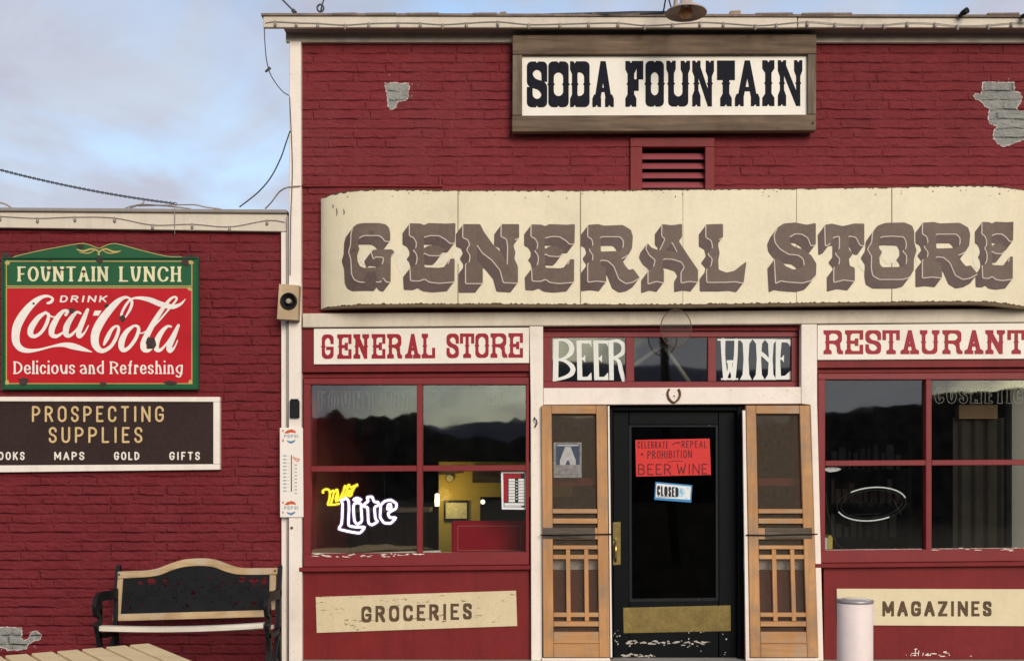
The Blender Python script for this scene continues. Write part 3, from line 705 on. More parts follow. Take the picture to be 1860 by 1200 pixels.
# ------------------------------------------------------------------ SODA FOUNTAIN sign
t = thing('framed_sign', 'cream SODA FOUNTAIN sign in a weathered grey timber frame under the roof edge', 'sign', W(1206, 239))
m_old = wood('weathered timber', (.085, .056, .036), (.22, .15, .095), .8, axis=0, grain=22, grey=(.125, .09, .062))
m_oldv = wood('weathered timber upright', (.11, .08, .056), (.27, .205, .145), .8, axis=2, grain=22, grey=(.125, .09, .062))
mb = MB(); mb.slab([(931, 64), (1483, 62.5), (1483, 98), (931, 99)], .115, .075); mb.slab([(930, 210), (1482.5, 208), (1482.5, 237), (930, 239)], .115, .075)
fr = mk('frame', mb, m_old, t, bevel=.005)
mb = MB(); mb.slab([(931, 99.5), (948.5, 99.5), (948.5, 209.5), (930.5, 209.5)], .11, .07); mk('frame_upright', mb, m_oldv, fr, bevel=.005)
mb = MB(); mb.slab([(1467.5, 98.5), (1483, 98.5), (1482.5, 207.5), (1467.5, 207.5)], .11, .07); mk('frame_upright', mb, m_oldv, fr, bevel=.005)
mb = MB(); mb.slab([(947, 96), (1469, 95), (1469, 212), (947, 212)], .078, .03); mk('panel', mb, m_signwhite, t)
mb = MB(); mb.tube([W(1476.5, 224, .112), W(1476.5, 224, .121)], .012, 8); mk('bolt', mb, m_rust, t)
m_navy = paint('worn black lettering', (.011, .012, .018), .6, .3, 12, chips=(.25, .23, .2), chip_at=.72, chip_scale=34, spec=.05)
boxes = [('S', 957, 994), ('O', 996, 1033), ('D', 1035.5, 1071), ('A', 1076, 1115), ('F', 1136, 1168.5), ('O', 1172.5, 1206), ('U', 1210.5, 1253.5), ('N', 1257.5, 1297), ('T', 1302.5, 1335), ('A', 1335, 1380), ('I', 1384.5, 1407), ('N', 1413, 1457.5)]
sh = []
SODA = dict(WEST, **{'N': "0,0 0,1|0,1 1,0|1,0 1,1", 'D': "0,0 0,1 1,1r 1,0r 0,0", 'T': "0,.72 0,1 1,1 1,.72|.5,0 .5,1", 'F': "0,0 0,1 1,1 1,.72|0,.47 .42,.47|.5,.42 .5,.52"})
for ch, a, b in boxes:
    dy = -2.6*(a-957)/500
    hv = {'O': (10, 20), 'U': (10.5, 18), 'D': (10, 20), 'S': (10.5, 15), 'N': (7.5, 9), 'A': (9.5, 8), 'I': (11.5, 18), 'T': (12, 17), 'F': (12, 14)}[ch]
    sh.append(glyph(ch, a, b, 112+dy, 195+dy, hv[0], hv[1], Rr=9, font=SODA, pen='rect', serif={'I': 22, 'N': 15, 'A': 16, 'U': 17, 'T': 21, 'F': 20, 'D': 17}.get(ch, 0), sh_=15 if ch != 'N' else 19, notch=3, spur=2))
lettering('lettering', sh, at(.081), m_navy, t)

# ------------------------------------------------------------------ GENERAL STORE awning sign
t = thing('awning_sign', 'long cream sheet metal GENERAL STORE sign with curved ends across the facade', 'sign', W(1225, 555))
topp = [(583, 361), (590, 357.5), (602, 353), (622, 348.5), (648, 345.5), (680, 344.2), (760, 344.5), (832, 345.5), (1054, 345.5), (1240, 344), (1450, 342), (1620, 340), (1700, 337.5), (1790, 337), (1820, 339), (1860, 344.5), (1880, 349), (1893, 355), (1900, 361)]
botp = [(580, 561.5), (590, 560), (602, 558.2), (622, 556.2), (648, 554.5), (680, 553.2), (760, 552.6), (832, 552.6), (1054, 553.5), (1240, 553.5), (1450, 551), (1620, 549), (1700, 548), (1790, 548.5), (1820, 551), (1860, 557), (1880, 559), (1893, 560.5), (1903, 561.5)]
def lerp(tab, x):
    for a, b in zip(tab[:-1], tab[1:]):
        if x <= b[0]: return a[1] + (b[1]-a[1])*(x-a[0])/(b[0]-a[0])
    return tab[-1][1]
def awv(x, f): return .0022*math.sin(x*.016+f*1.7)+.0016*math.sin(x*.043-f*2.1)
def awd(x):
    f = 1
    if x < 690: f = max(0, (x-581)/109)
    elif x > 1785: f = max(0, (1902-x)/117)
    return .02 + .215*math.sqrt(max(0, 1-(1-f)**2)) + .004*math.sin(x*.031)*min(1, f*2)
mb = MB(); cols = []
xs = [583, 585, 588, 592, 598, 606, 616, 630, 648, 668, 690] + list(range(720, 1780, 35)) + [1785, 1805, 1825, 1845, 1862, 1876, 1886, 1893, 1898, 1901]
rows = 6
for x in xs:
    d = awd(x); c_ = []
    for r in range(rows+1):
        f = r/rows; c_.append(mb.bm.verts.new(W(x, lerp(topp, x)*(1-f)+lerp(botp, x)*f, d+awv(x, f))))
    tb, bb = c_[0].co, c_[-1].co
    back = [mb.bm.verts.new((tb.x, -.001, tb.z)), mb.bm.verts.new((bb.x, -.001, bb.z)), mb.bm.verts.new(tb), mb.bm.verts.new(bb)]
    cols.append((c_, back))
for (A, a), (B, b) in zip(cols[:-1], cols[1:]):
    for r in range(rows): mb.bm.faces.new((A[r], A[r+1], B[r+1], B[r])).smooth = True
    mb.bm.faces.new((a[0], a[2], b[2], b[0])); mb.bm.faces.new((a[3], a[1], b[1], b[3]))
m_awn = paint('cream sheet metal', (.70, .61, .42), .45, .08, .9, chips=(.3, .22, .13), chip_at=.775, chip_scale=30, streak=.22, grime=(.56, .485, .345), bump=.06, spec=.3)
_t = m_awn.node_tree; _b = _t.nodes.new('ShaderNodeBump'); _b.inputs['Strength'].default_value = .5; _b.inputs['Distance'].default_value = .02
_n = _t.nodes.new('ShaderNodeTexNoise'); _n.inputs['Scale'].default_value = 2.6; _n.inputs['Detail'].default_value = 3; _t.links.new(_n.outputs['Fac'], _b.inputs['Height'])
_g = [n for n in _t.nodes if n.type == 'NEW_GEOMETRY'][0]; _t.links.new(_g.outputs['Position'], _n.inputs['Vector'])
_t.links.new(_b.outputs['Normal'], [n for n in _t.nodes if n.type == 'BUMP' and n != _b][0].inputs['Normal'])
mk('panel', mb, m_awn, t)
def awmap(off): return lambda x, y: W(x, y, awd(x)+awv(x, (y-lerp(topp, x))/(lerp(botp, x)-lerp(topp, x)))+off)
def ragged(sh, tab, side, amp, x0, x1, step=5):
    """torn, rusty edge along the line tab; side +1 grows downwards"""
    up, dn = [], []
    x = x0
    while x < x1:
        y = lerp(tab, x); a_ = amp*(random.random()**2.2)
        dn.append((x, y + side*(.7+a_))); up.append((x, y - side*.6)); x += step*random.uniform(.5, 1.4)
    for i in range(len(up)-1): sh.poly([up[i], up[i+1], dn[i+1], dn[i]])
s = Sh(); ragged(s, botp, -1, 3, 586, 1898, 3); s2 = Sh(); ragged(s2, topp, 1, 2.4, 586, 1898, 4)
for i in range(40): s2.blob(random.uniform(600, 1880), 345+abs(random.gauss(0, 7)), random.uniform(.5, 1.6), random.uniform(.5, 1.6), n=6)
for x, y, h in ((604, 375, 3.5), (611, 385, 7), (624, 385, 5)): s2.brush([(x, y-h, 1), (x+1.2, y, 2), (x+.3, y+h, .8)], 6, 2)
mb = MB(); mb.shape(s, awmap(.0025), .002); mb.shape(s2, awmap(.0025), .002); mk('rusty_edge', mb, m_rust, t)
s = Sh()
for x in (832, 1054.5, 1620, 1240.5, 1447):
    w_ = .8 if x in (832, 1054.5, 1620) else .35
    s.poly([(x-w_, lerp(topp, x)), (x+w_, lerp(topp, x)), (x+w_, lerp(botp, x)), (x-w_, lerp(botp, x))])
mb = MB(); mb.shape(s, awmap(.002), .002); mk('sheet_seam', mb, flat('dark seam line', (.22, .17, .11), .8), t)  # dark lines mark the joints between the metal sheets
z6 = lambda P: [(540+x/5.167, 380+y/5.167) for x, y in P]
z4 = lambda P: [(570+x/2.776, 340+y/2.776) for x, y in P]
z5 = lambda P: [(1200+x/2.818, 330+y/2.818) for x, y in P]
TR = {
'G': (z6([(918,303),(860,300),(838,268),(800,246),(650,246),(605,262),(582,305),(588,340),(600,370),(575,430),(580,490),(605,535),(650,550),(800,545),(840,505),(850,452),(765,447),(745,468),(718,400),(745,378),(940,375),(965,405),(925,442),(922,690),(870,678),(847,642),(820,682),(600,684),(545,660),(518,610),(510,470),(486,400),(506,340),(512,230),(530,170),(575,138),(640,128),(800,128),(870,140),(905,170),(918,220)]), []),
'E': (z6([(1055,132),(1055,250),(1092,265),(1120,310),(1118,355),(1090,388),(1116,412),(1128,455),(1120,510),(1095,540),(1060,545),(1066,672),(1150,675),(1195,655),(1240,685),(1330,696),(1472,684),(1474,462),(1428,466),(1418,505),(1385,540),(1330,550),(1195,545),(1190,412),(1235,435),(1330,440),(1355,420),(1385,378),(1300,338),(1230,342),(1190,368),(1186,265),(1250,248),(1330,250),(1390,285),(1430,322),(1476,320),(1482,130),(1400,136),(1230,130),(1190,150),(1160,135)]), []),
'N': (z4([(752,187),(840,187),(858,225),(905,290),(950,335),(976,392),(978,300),(972,262),(944,250),(946,187),(1036,187),(1036,258),(1012,268),(1008,300),(1018,330),(1012,360),(1030,400),(1030,486),(956,482),(940,420),(900,370),(850,332),(824,292),(824,372),(853,398),(853,487),(766,487),(766,388),(786,376),(789,345),(771,316),(787,290),(777,265),(752,256)]), []),
'R': (z4([(1385,190),(1440,186),(1465,194),(1560,190),(1600,215),(1610,250),(1605,310),(1585,345),(1552,362),(1572,396),(1590,418),(1612,412),(1645,458),(1610,480),(1575,487),(1540,465),(1515,400),(1485,372),(1450,368),(1450,395),(1475,405),(1478,480),(1430,474),(1385,480),(1385,385),(1408,372),(1412,345),(1392,316),(1412,290),(1405,262),(1385,250)]), [z4([(1450,250),(1545,250),(1562,270),(1562,300),(1545,322),(1450,325)])]),
'A': ([(1202,407),(1220,409),(1239,406.5),(1239,430),(1233,438),(1250,464),(1268,490),(1268,513),(1252,511),(1237,514),(1237,495),(1243,485),(1238,476),(1222,471),(1206,470),(1203,484),(1206,491),(1206,514),(1192,511),(1177,516),(1177,492),(1187,485),(1190,472),(1180,464),(1173,452),(1176,441),(1184,450),(1198,455),(1208,434),(1202,429)], [[(1221,440),(1230,458),(1209,455)]]),
'L': (z5([(235,218),(322,215),(322,285),(300,298),(298,330),(305,365),(298,400),(300,450),(340,465),(380,455),(410,430),(440,408),(432,465),(425,520),(385,512),(330,515),(240,515),(238,450),(262,430),(268,395),(245,370),(270,335),(262,300),(235,285)]), []),
'S': (z5([(795,212),(795,325),(770,330),(755,290),(725,270),(690,268),(660,285),(658,310),(680,330),(720,345),(770,375),(798,420),(796,480),(770,508),(725,519),(650,514),(615,508),(590,522),(583,395),(612,400),(640,432),(680,450),(718,444),(736,422),(730,395),(705,377),(655,372),(612,345),(587,312),(582,275),(600,235),(632,215),(690,210),(750,222)]), []),
'T': (z5([(845,222),(880,215),(935,228),(990,215),(1042,215),(1042,330),(1020,325),(1000,285),(965,278),(965,345),(985,370),(965,395),(970,430),(995,440),(995,510),(940,502),(890,515),(890,440),(915,425),(920,395),(897,368),(918,340),(918,280),(890,285),(870,320),(848,330)]), []),
'O': (z5([(1110,225),(1150,210),(1250,208),(1290,225),(1300,255),(1300,310),(1312,350),(1298,395),(1298,450),(1275,490),(1240,500),(1120,500),(1085,480),(1078,440),(1080,380),(1058,345),(1080,310),(1085,260)]), [z5([(1118,300),(1130,282),(1180,278),(1245,282),(1258,305),(1258,340),(1240,355),(1260,375),(1260,415),(1245,435),(1135,437),(1122,420),(1120,385),(1135,360),(1118,340)])])}
def soften(P, k=.28):
    """round the corners of a traced outline a little"""
    out = []
    for i, p in enumerate(P):
        a, b = P[i-1], P[(i+1) % len(P)]
        for q in (a, b):
            L = math.hypot(q[0]-p[0], q[1]-p[1]) or 1; c_ = min(k*L, 1.6); out.append((p[0]+(q[0]-p[0])*c_/L, p[1]+(q[1]-p[1])*c_/L))
    return out
big = [('G', 633, 717), ('E', 743.5, 827.5), ('N', 840.5, 943), ('E', 964.5, 1044.5), ('R', 1067.5, 1162.5), ('A', 1173, 1268), ('L', 1282, 1356), ('S', 1406, 1483), ('T', 1498, 1570), ('O', 1575.5, 1665), ('R', 1675.5, 1776), ('E', 1783.5, 1841)]
ytop = {'G': (405, 513.5), 'N': (407, 515)}
yb_ = {840.5: (407, 515), 633: (405, 513.5), 743.5: (405, 514.5), 964.5: (407, 515), 1067.5: (407, 515), 1173: (406.5, 516), 1282: (406.5, 514.5), 1406: (404, 515), 1498: (406, 513), 1575.5: (404, 507.5), 1675.5: (403, 507.5), 1783.5: (402.5, 509.5)}
shades, lines_, faces = [], [], []
SX, SY = -12.5, 16.5
for ch, a, b in big:
    out, holes = TR[ch]; xs_ = [p[0] for p in out]; ys_ = [p[1] for p in out]; y0, y1 = yb_[a]
    f = lambda p: (a+(p[0]-min(xs_))/(max(xs_)-min(xs_))*(b-a), y0+(p[1]-min(ys_))/(max(ys_)-min(ys_))*(y1-y0))
    g = Sh(); g.poly(soften([f(p) for p in out]))
    for h in holes: g.poly(soften([f(p) for p in h]), True)
    E, v, T = g.loops_edges(); faces.append(g)
    sd = Sh()
    for p, q in E: sd.poly([p, q, (q[0]+SX, q[1]+SY), (p[0]+SX, p[1]+SY)])
    for t3 in T: sd.poly([v[i] for i in t3]); sd.poly([(v[i][0]+SX, v[i][1]+SY) for i in t3])
    shades.append(sd)
    ln = Sh()
    for p, q in E:
        dx, dy = q[0]-p[0], q[1]-p[1]; L = math.hypot(dx, dy)
        if L < 1e-6: continue
        if (dy*SX - dx*SY)/L > 1.5: ln.stroke([p, q], roundpen(1.9, 1.9, 6))
    lines_.append(ln)
m_brown = paint('faded brown lettering', (.135, .092, .070), .55, .26, 4.5, chips=(.36, .29, .2), chip_at=.755, chip_scale=40, bump=.05, streak=.35, grime=(.165, .122, .1))
m_line = paint('pale pink outline', (.56, .46, .38), .6, .06, 6)
lettering('letter_shade', shades, awmap(.0035), paint('darker brown letter shade', (.098, .063, .053), .55, .26, 4.5, chips=(.36, .29, .2), chip_at=.76, chip_scale=40, bump=.05, streak=.3, grime=(.135, .1, .085)), t, .002); lettering('lettering', faces, awmap(.0046), m_brown, t, .001); lettering('letter_outline', lines_, awmap(.0056), m_line, t, .0014)
s = Sh()
for x, y, rx, ry in ((695, 440, 14, 10), (672, 470, 18, 14), (730, 470, 12, 22), (832, 460, 9, 18), (840, 490, 6, 15), (940, 470, 11, 24), (1046, 475, 9, 22), (1058, 462, 8, 14), (790, 470, 22, 12), (1570, 470, 12, 24), (1620, 462, 20, 18), (1672, 470, 9, 24), (1775, 470, 8, 20)): s.blob(x, y, rx, ry, n=16, rough=.16)
mb = MB(); mb.shape(s, awmap(.0022), .001); mk('paint_touch_up', mb, paint('touch up paint', (.69, .62, .46), .45, .08, 8), t)

# ------------------------------------------------------------------ red lettered boards
m_redlet = paint('red sign lettering', (.30, .012, .022), .5, .12, 5)
def red_board(poly, letters, y0, y1, slope, label, pw, ph, ser):
    t = thing('lettered_board', label, 'sign', W(sum(p[0] for p in poly)/4, max(p[1] for p in poly)), 'white boards with red lettering')
    mb = MB(); mb.slab(poly, .053, .0185); mk('board', mb, m_signwhite, t, bevel=.002)
    sh = []
    for ch, a, b in letters:
        o = slope*(a-letters[0][1])
        sh.append(glyph(ch, a, b, y0+o, y1+o, pw, ph, Rr=8, font=WEST, pen='rect', serif={'I': ser, 'N': ser*.86, 'A': ser*.95, 'R': ser*.86, 'T': ser}.get(ch, ser*.8) if ch not in 'GSOC' else 0, sh_=ph, notch=0, spur=1.7))
    lettering('lettering', sh, at(.0555), m_redlet, t, .0024)
red_board([(570, 597), (961, 594.5), (961, 659), (570, 661.5)], [('G', 584.5, 606), ('E', 612.5, 638.5), ('N', 642, 670.5), ('E', 675, 700), ('R', 703, 730.5), ('A', 735.5, 764), ('L', 766, 790.5), ('S', 811, 833.5), ('T', 835.5, 861.5), ('O', 863.5, 887.5), ('R', 891, 921.5), ('E', 923.5, 950)], 607, 651.5, -.0065, 'white board with red GENERAL STORE lettering above the left display window', 5.7, 6, 14.5)
red_board([(1485, 590), (1905, 586), (1905, 651), (1485, 653.5)], [('R', 1496, 1531.5), ('E', 1535, 1568), ('S', 1572, 1600.5), ('T', 1603, 1634.5), ('A', 1636, 1669.5), ('U', 1671, 1706.5), ('R', 1712, 1748.5), ('A', 1752, 1786.5), ('N', 1790, 1825.5), ('T', 1830, 1862)], 599.5, 643, -.001, 'white board with red RESTAURANT lettering above the right display window', 6.5, 6, 17)

# ------------------------------------------------------------------ enamel soda sign
t = thing('enamel_sign', 'green and red enamel FOUNTAIN LUNCH soda sign with crested top and rust chips', 'sign', W(182, 706, .06))
def enam(name, c): return paint(name, c, .28, .06, 4, streak=.06, grime=tuple(x*.6 for x in c), bump=.03)
m_green = enam('green enamel', (.02, .098, .038)); m_ered = enam('red enamel', (.47, .012, .017)); m_gold = enam('gold enamel line', (.50, .36, .12)); m_encream = enam('cream enamel', (.72, .66, .40)); m_enwhite = enam('white enamel', (.80, .74, .66))
dS = -.05+.055
s = Sh(); s.poly([(3, 467), (361, 466.5), (360.5, 706), (2, 708)])
s.poly([(22, 468), (26, 464), (40, 461), (75, 453), (110, 447), (128, 443.5), (140, 443), (150, 440.5), (163, 444), (172, 447), (180, 449.5), (188, 446), (198, 442.5), (210, 441), (222, 443.5), (245, 450), (275, 458), (302, 464), (330, 465), (336, 468)])
mb = MB(); mb.shape(s, at(dS), .03); mk('panel', mb, m_green, t)
s = Sh()
for q in ((3, 467, 361, 469.5), (357.5, 469, 361, 706), (2, 703, 361, 707), (2.5, 467, 5.5, 706)): s.rect(*q)
mb = MB(); mb.shape(s, at(dS+.012), .012); mk('rim', mb, enam('dark green enamel', (.015, .075, .03)), t)
s = Sh(); s.rect(12.5, 524, 347, 695); mb = MB(); mb.shape(s, at(dS+.002), .002); mk('red_field', mb, m_ered, t)
s = Sh()
for x0, y0, x1, y1 in ((11.5, 474.5, 348.5, 519.5), (11.5, 522.5, 348.5, 696.3)): 
    for a, b in (((x0, y0), (x1, y0)), ((x1, y0), (x1, y1)), ((x1, y1), (x0, y1)), ((x0, y1), (x0, y0))): s.stroke([a, b], rectpen(1.7, 1.7))
for cx, cy in ((13, 477), (347, 477), (13, 694), (346, 693), (345, 525)): s.blob(cx, cy, 4, 4)
s.brush([(24, 467, 1.3), (40, 462.6, 1.3), (75, 454.7, 1.3), (128, 445, 1.3), (150, 442, 1.4), (165, 445.5, 1.4), (180, 451, 1.3), (195, 444.5, 1.3), (212, 442.6, 1.4), (245, 451.6, 1.3), (300, 465, 1.3), (330, 466.4, 1)], 6, 4)
s.brush([(140, 453, 2), (152, 456, 3.2), (166, 452, 3), (178, 456, 2.6), (180, 463, 2)], 7, 4); s.brush([(219, 456, 1.5), (206, 457, 3.2), (192, 452, 3), (182, 456, 2.6), (178, 462, 2)], 7, 4); s.brush([(144, 458, 1.2), (160, 460, 2), (172, 454, 1.4)], 6, 3); s.brush([(215, 458, 1.2), (198, 460, 2), (186, 454, 1.4)], 6, 3)
mb = MB(); mb.shape(s, at(dS+.0035), .002); mk('gold_line', mb, m_gold, t)
rom = dict(pen='round', Rr=99, serif=7.5, sh_=2.2)
sh = line('FOUNTAIN', 31, 197, 484, 511, 4.9, 2.5, gap=.17, **rom) + line('LUNCH', 216, 329.5, 484, 511.5, 4.9, 2.5, gap=.19, **rom)
sh2 = line('DRINK', 108, 193, 536.5, 549, 3.2, 2.4, gap=.42, skew=.2, pen='round', Rr=5, serif=0)
low = dict(pen='round', Rr=99, serif=5.4, sh_=1.8)
sh2 += line('Delicious', 24, 136, 656, 679, 3.4, 2.0, gap=.2, xh=662, **low) + line('and', 145, 188.5, 656, 679, 3.4, 2.0, gap=.2, xh=662, **low) + line('Refreshing', 199, 332, 656, 679, 3.4, 2.0, gap=.2, xh=662, **low)
lettering('cream_lettering', sh, at(dS+.0035), m_encream, t, .002)
Z = lambda P: [(x/4, 430+y/4, w/4) for x, y, w in P]
s = Sh()
for P in ([(345, 482, 16), (372, 472, 22), (382, 450, 18), (355, 432, 16), (308, 436, 26), (248, 475, 44), (182, 545, 58), (128, 640, 64), (112, 730, 58), (132, 795, 48), (190, 826, 34), (280, 820, 18), (380, 795, 15), (460, 784, 32), (530, 795, 46), (600, 815, 32), (668, 836, 5)],
          [(332, 548, 18), (275, 590, 36), (228, 660, 46), (222, 708, 38), (255, 722, 26), (302, 690, 24), (342, 622, 26), (352, 566, 22), (325, 552, 18)], [(352, 566, 14), (385, 582, 10), (425, 572, 8), (460, 548, 10)],
          [(478, 566, 22), (492, 540, 20), (460, 540, 24), (418, 585, 38), (380, 660, 46), (376, 708, 38), (410, 722, 26), (460, 692, 14), (500, 645, 8)],
          [(585, 556, 16), (556, 548, 20), (514, 595, 36), (482, 660, 46), (480, 708, 38), (512, 716, 24), (560, 668, 14), (600, 610, 10)], [(636, 530, 24), (602, 612, 38), (572, 690, 40), (578, 722, 32), (612, 698, 14), (642, 645, 8)],
          [(910, 585, 10), (948, 520, 20), (958, 470, 20), (932, 442, 16), (890, 446, 26), (828, 495, 46), (742, 600, 60), (692, 705, 62), (694, 785, 54), (738, 828, 34), (800, 800, 26), (845, 730, 26), (862, 665, 22), (845, 648, 16), (812, 672, 24), (778, 735, 32), (755, 782, 16)],
          [(880, 590, 18), (888, 545, 18), (925, 480, 18), (960, 450, 14), (1010, 444, 22), (1090, 458, 36), (1170, 490, 40), (1250, 508, 34), (1310, 490, 20), (1346, 452, 5)],
          [(968, 648, 18), (915, 695, 36), (882, 770, 46), (890, 820, 34), (930, 810, 26), (985, 740, 26), (1008, 668, 24), (985, 645, 18), (960, 655, 14)], [(1000, 690, 12), (1030, 700, 9), (1070, 680, 9)],
          [(1050, 720, 8), (1150, 615, 12), (1235, 515, 14), (1282, 455, 16), (1268, 436, 14), (1225, 465, 22), (1152, 565, 34), (1085, 680, 42), (1045, 770, 48), (1045, 815, 38), (1080, 826, 22), (1125, 785, 12)],
          [(1242, 652, 16), (1212, 652, 20), (1168, 700, 36), (1136, 770, 44), (1138, 816, 36), (1168, 820, 22), (1215, 768, 14), (1258, 700, 10)], [(1296, 644, 22), (1262, 720, 38), (1230, 795, 42), (1236, 828, 32), (1266, 804, 14), (1290, 752, 8)]):
    s.brush(Z(P), 9, 4)
s.poly([(x/4, 430+y/4) for x, y in ((688, 536), (738, 536), (716, 572), (674, 572))])
lettering('white_lettering', sh2 + [s], at(dS+.0045), m_enwhite, t, .002)
s = Sh()
for x, y, rx, ry in ((180, 470, 7.5, 7), (146, 447, 6, 4), (90, 471, 5, 3), (336, 475, 7, 7), (346, 465, 9, 3.5), (222, 578, 5, 5.5), (274, 622, 10, 11), (131, 564, 5, 5), (193, 555, 4, 3.5), (43, 692, 10, 7), (187, 697, 6, 4), (309, 695, 11, 4), (61, 551, 2, 2), (10, 462, 8, 4), (3, 482, 2, 6), (152, 493, 4, 2.5), (90, 491, 6, 1.6), (112, 490, 5, 1.4), (358, 585, 1.5, 4), (359, 690, 2, 4), (359, 665, 1.5, 3)): s.blob(x, y, rx, ry, n=12, rough=.25)
mb = MB(); mb.shape(s, at(dS+.0135 if False else dS+.0058), .002); mk('rust_chip', mb, paint('rust chip', (.055, .035, .03), .85, .4, 30), t)

# ------------------------------------------------------------------ PROSPECTING SUPPLIES sign
t = thing('framed_sign', 'dark brown PROSPECTING SUPPLIES sign in a white frame below the enamel sign', 'sign', W(180, 855, .05))
dP = -.05+.05
mb = MB(); mb.slab([(-48, 720), (399, 720.5), (399, 729.5), (-48, 728.5)], dP, .05); mb.slab([(-48, 845), (399, 842.5), (399, 852.5), (-48, 858)], dP, .05)
mb.slab([(387.2, 729.8), (399, 729.8), (399, 842.2), (387.2, 842.2)], dP+.0006, .05); mb.slab([(-48, 729.8), (-36, 729.8), (-36, 844.5), (-48, 844.5)], dP+.0006, .05)
mk('frame', mb, m_white, t, bevel=.003)
mb = MB(); mb.slab([(-37, 727), (389, 727), (389, 846), (-37, 848)], dP-.014, .012); mk('panel', mb, paint('brown stained panel', (.036, .021, .018), .6, .25, 2.5, bump=.2, spec=.1), t)
rt = dict(pen='round', Rr=7)
sh = line('PROSPECTING', 58, 297.5, 737, 766, 3.7, 3.7, gap=.55, **rt) + line('SUPPLIES', 88.5, 258.5, 775, 804, 3.7, 3.7, gap=.55, **rt)
lettering('routed_lettering', sh, at(dP-.011), paint('tan routed lettering', (.60, .42, .20), .6, .2, 14), t)
sw = dict(pen='round', Rr=5)
sh = line('BOOKS', -16, 44.5, 820, 835, 2.6, 2.6, gap=.45, **sw) + line('MAPS', 98.5, 153, 820, 835, 2.6, 2.6, gap=.42, **sw) + line('GOLD', 207, 253, 820, 835, 2.6, 2.6, gap=.42, **sw) + line('GIFTS', 307.5, 363, 820, 835, 2.6, 2.6, gap=.45, **sw)
lettering('white_lettering', sh, at(dP-.011), m_signwhite, t)

# ------------------------------------------------------------------ GROCERIES and MAGAZINES panels
m_peel = paint('peeling cream sign', (.62, .51, .32), .65, .09, 3, chips=(.22, .17, .11), chip_at=.63, chip_scale=26, chipv=(.4, 1, 1.7), streak=.2, grime=(.42, .33, .2))
m_olive = paint('dark olive lettering', (.095, .058, .03), .7, .3, 16, chips=(.5, .41, .26), chip_at=.70, chip_scale=40)
m_panel2 = paint('cream painted panel', (.66, .56, .36), .6, .06, 3, chips=(.36, .28, .17), chip_at=.755, chip_scale=30, streak=.08, grime=(.5, .41, .26))
t = thing('painted_panel', 'peeling cream GROCERIES panel under the left display window', 'sign', W(755, 1148))
mb = MB(); mb.slab([(573.4, 1083.5), (937.4, 1072), (939.4, 1136), (575.4, 1148.5)], .016, .012); mk('panel', mb, m_peel, t)
lettering('lettering', line('GROCERIES', 656.5, 857, 1100.5, 1130, 4.9, 5, gap=.42, dy=-6, pen='rect', Rr=7), at(.0185), m_olive, t, .002)
t = thing('painted_panel', 'cream MAGAZINES panel under the right display window behind the bollard', 'sign', W(1700, 1136))
mb = MB(); mb.slab([(1520, 1068.5), (1905, 1069.5), (1905, 1136.5), (1521, 1134.5)], .016, .012); mk('panel', mb, m_panel2, t)
lettering('lettering', line('MAGAZINES', 1603, 1801, 1091, 1118.5, 4.9, 5, gap=.38, pen='rect', Rr=7), at(.0185), m_olive, t, .002)

# ------------------------------------------------------------------ ghost lettering on the window glass
m_ghost = veil('worn gold leaf lettering', (.5, .48, .4), .26)
def outline(shapes, w):
    out = []
    for g in shapes:
        E, v, T = g.loops_edges(); s_ = Sh()
        for p, q in E: s_.stroke([p, q], roundpen(w, w, 6))
        out.append(s_)
    return out
gk = dict(pen='round', Rr=99, serif=9, sh_=2.5)
sh = outline(line('FOUNTAIN', 577, 741, 711, 743, 6, 3.2, gap=.28, **gk), 1.3) + outline(line('S', 782, 800, 710, 737, 6, 3.2, **gk), 1.3) + outline(line('IEL', 878, 917, 710, 737, 6, 3.2, gap=.3, **gk), 1.1)
lettering('window_lettering', sh, at(-.0105), m_ghost, win_l, .0005)
sh = outline(line('COSMETICS', 1698, 1878, 704, 732, 7, 4, gap=.32, **gk), 1.6)
lettering('window_lettering', sh, at(-.0105), m_ghost, win_r, .0005)
# ------------------------------------------------------------------ notices on the doors and windows
DG = DD - .032
m_ink = flat('dark ink', (.02, .02, .022), .6)
m_paper = flat('white card', (.72, .72, .70), .6)
t = thing('poster', 'red hand lettered BEER WINE poster on the dark door glass', 'poster', W(1223, 865, DG))
mb = MB(); mb.slab([(1154, 798.5), (1289, 796), (1291.5, 862), (1155.5, 865)], DG, .0015); mk('sheet', mb, flat('red poster card', (.60, .035, .03), .6), t)
hk = dict(pen='round', Rr=6)
sh = line('CELEBRATE', 1158, 1214, 801, 814, 1.6, 1.6, gap=.35, **hk) + line('REPEAL', 1238, 1284, 800, 813, 1.6, 1.6, gap=.35, **hk) + line('PROHIBITION', 1176, 1257, 818, 833, 1.7, 1.7, gap=.32, dy=-1.5, **hk) + line('BEER', 1159, 1219, 842, 862, 2.1, 2.1, gap=.3, **hk) + line('WINE', 1229, 1285, 841.5, 861, 2.1, 2.1, gap=.3, **hk)
s = Sh(); s.blob(1166.5, 824.5, 2.2, 2.2); s.stroke([(1222, 807), (1226, 804.5), (1232, 803.5)], roundpen(2)); s.blob(1233, 803.5, 2, 2); s.stroke([(1213, 838.5), (1226, 836.5), (1240, 837)], roundpen(1.2))
lettering('lettering', sh + [s], at(DG+.001), flat('dark red ink', (.13, .008, .012), .6), t, .001)
t = thing('door_sign', 'small blue and white CLOSED sign hanging askew on the dark door glass', 'sign', W(1223, 910, DG))
mb = MB(); mb.slab([(1190.5, 874.5), (1257.5, 880.5), (1255.5, 912), (1188.5, 907)], DG, .002); mk('card', mb, flat('blue card', (.04, .22, .45), .4), t)
mb = MB(); mb.slab([(1192.5, 877.5), (1255, 883), (1253.5, 907), (1190.8, 903)], DG+.0012, .001); mk('white_field', mb, m_paper, t)
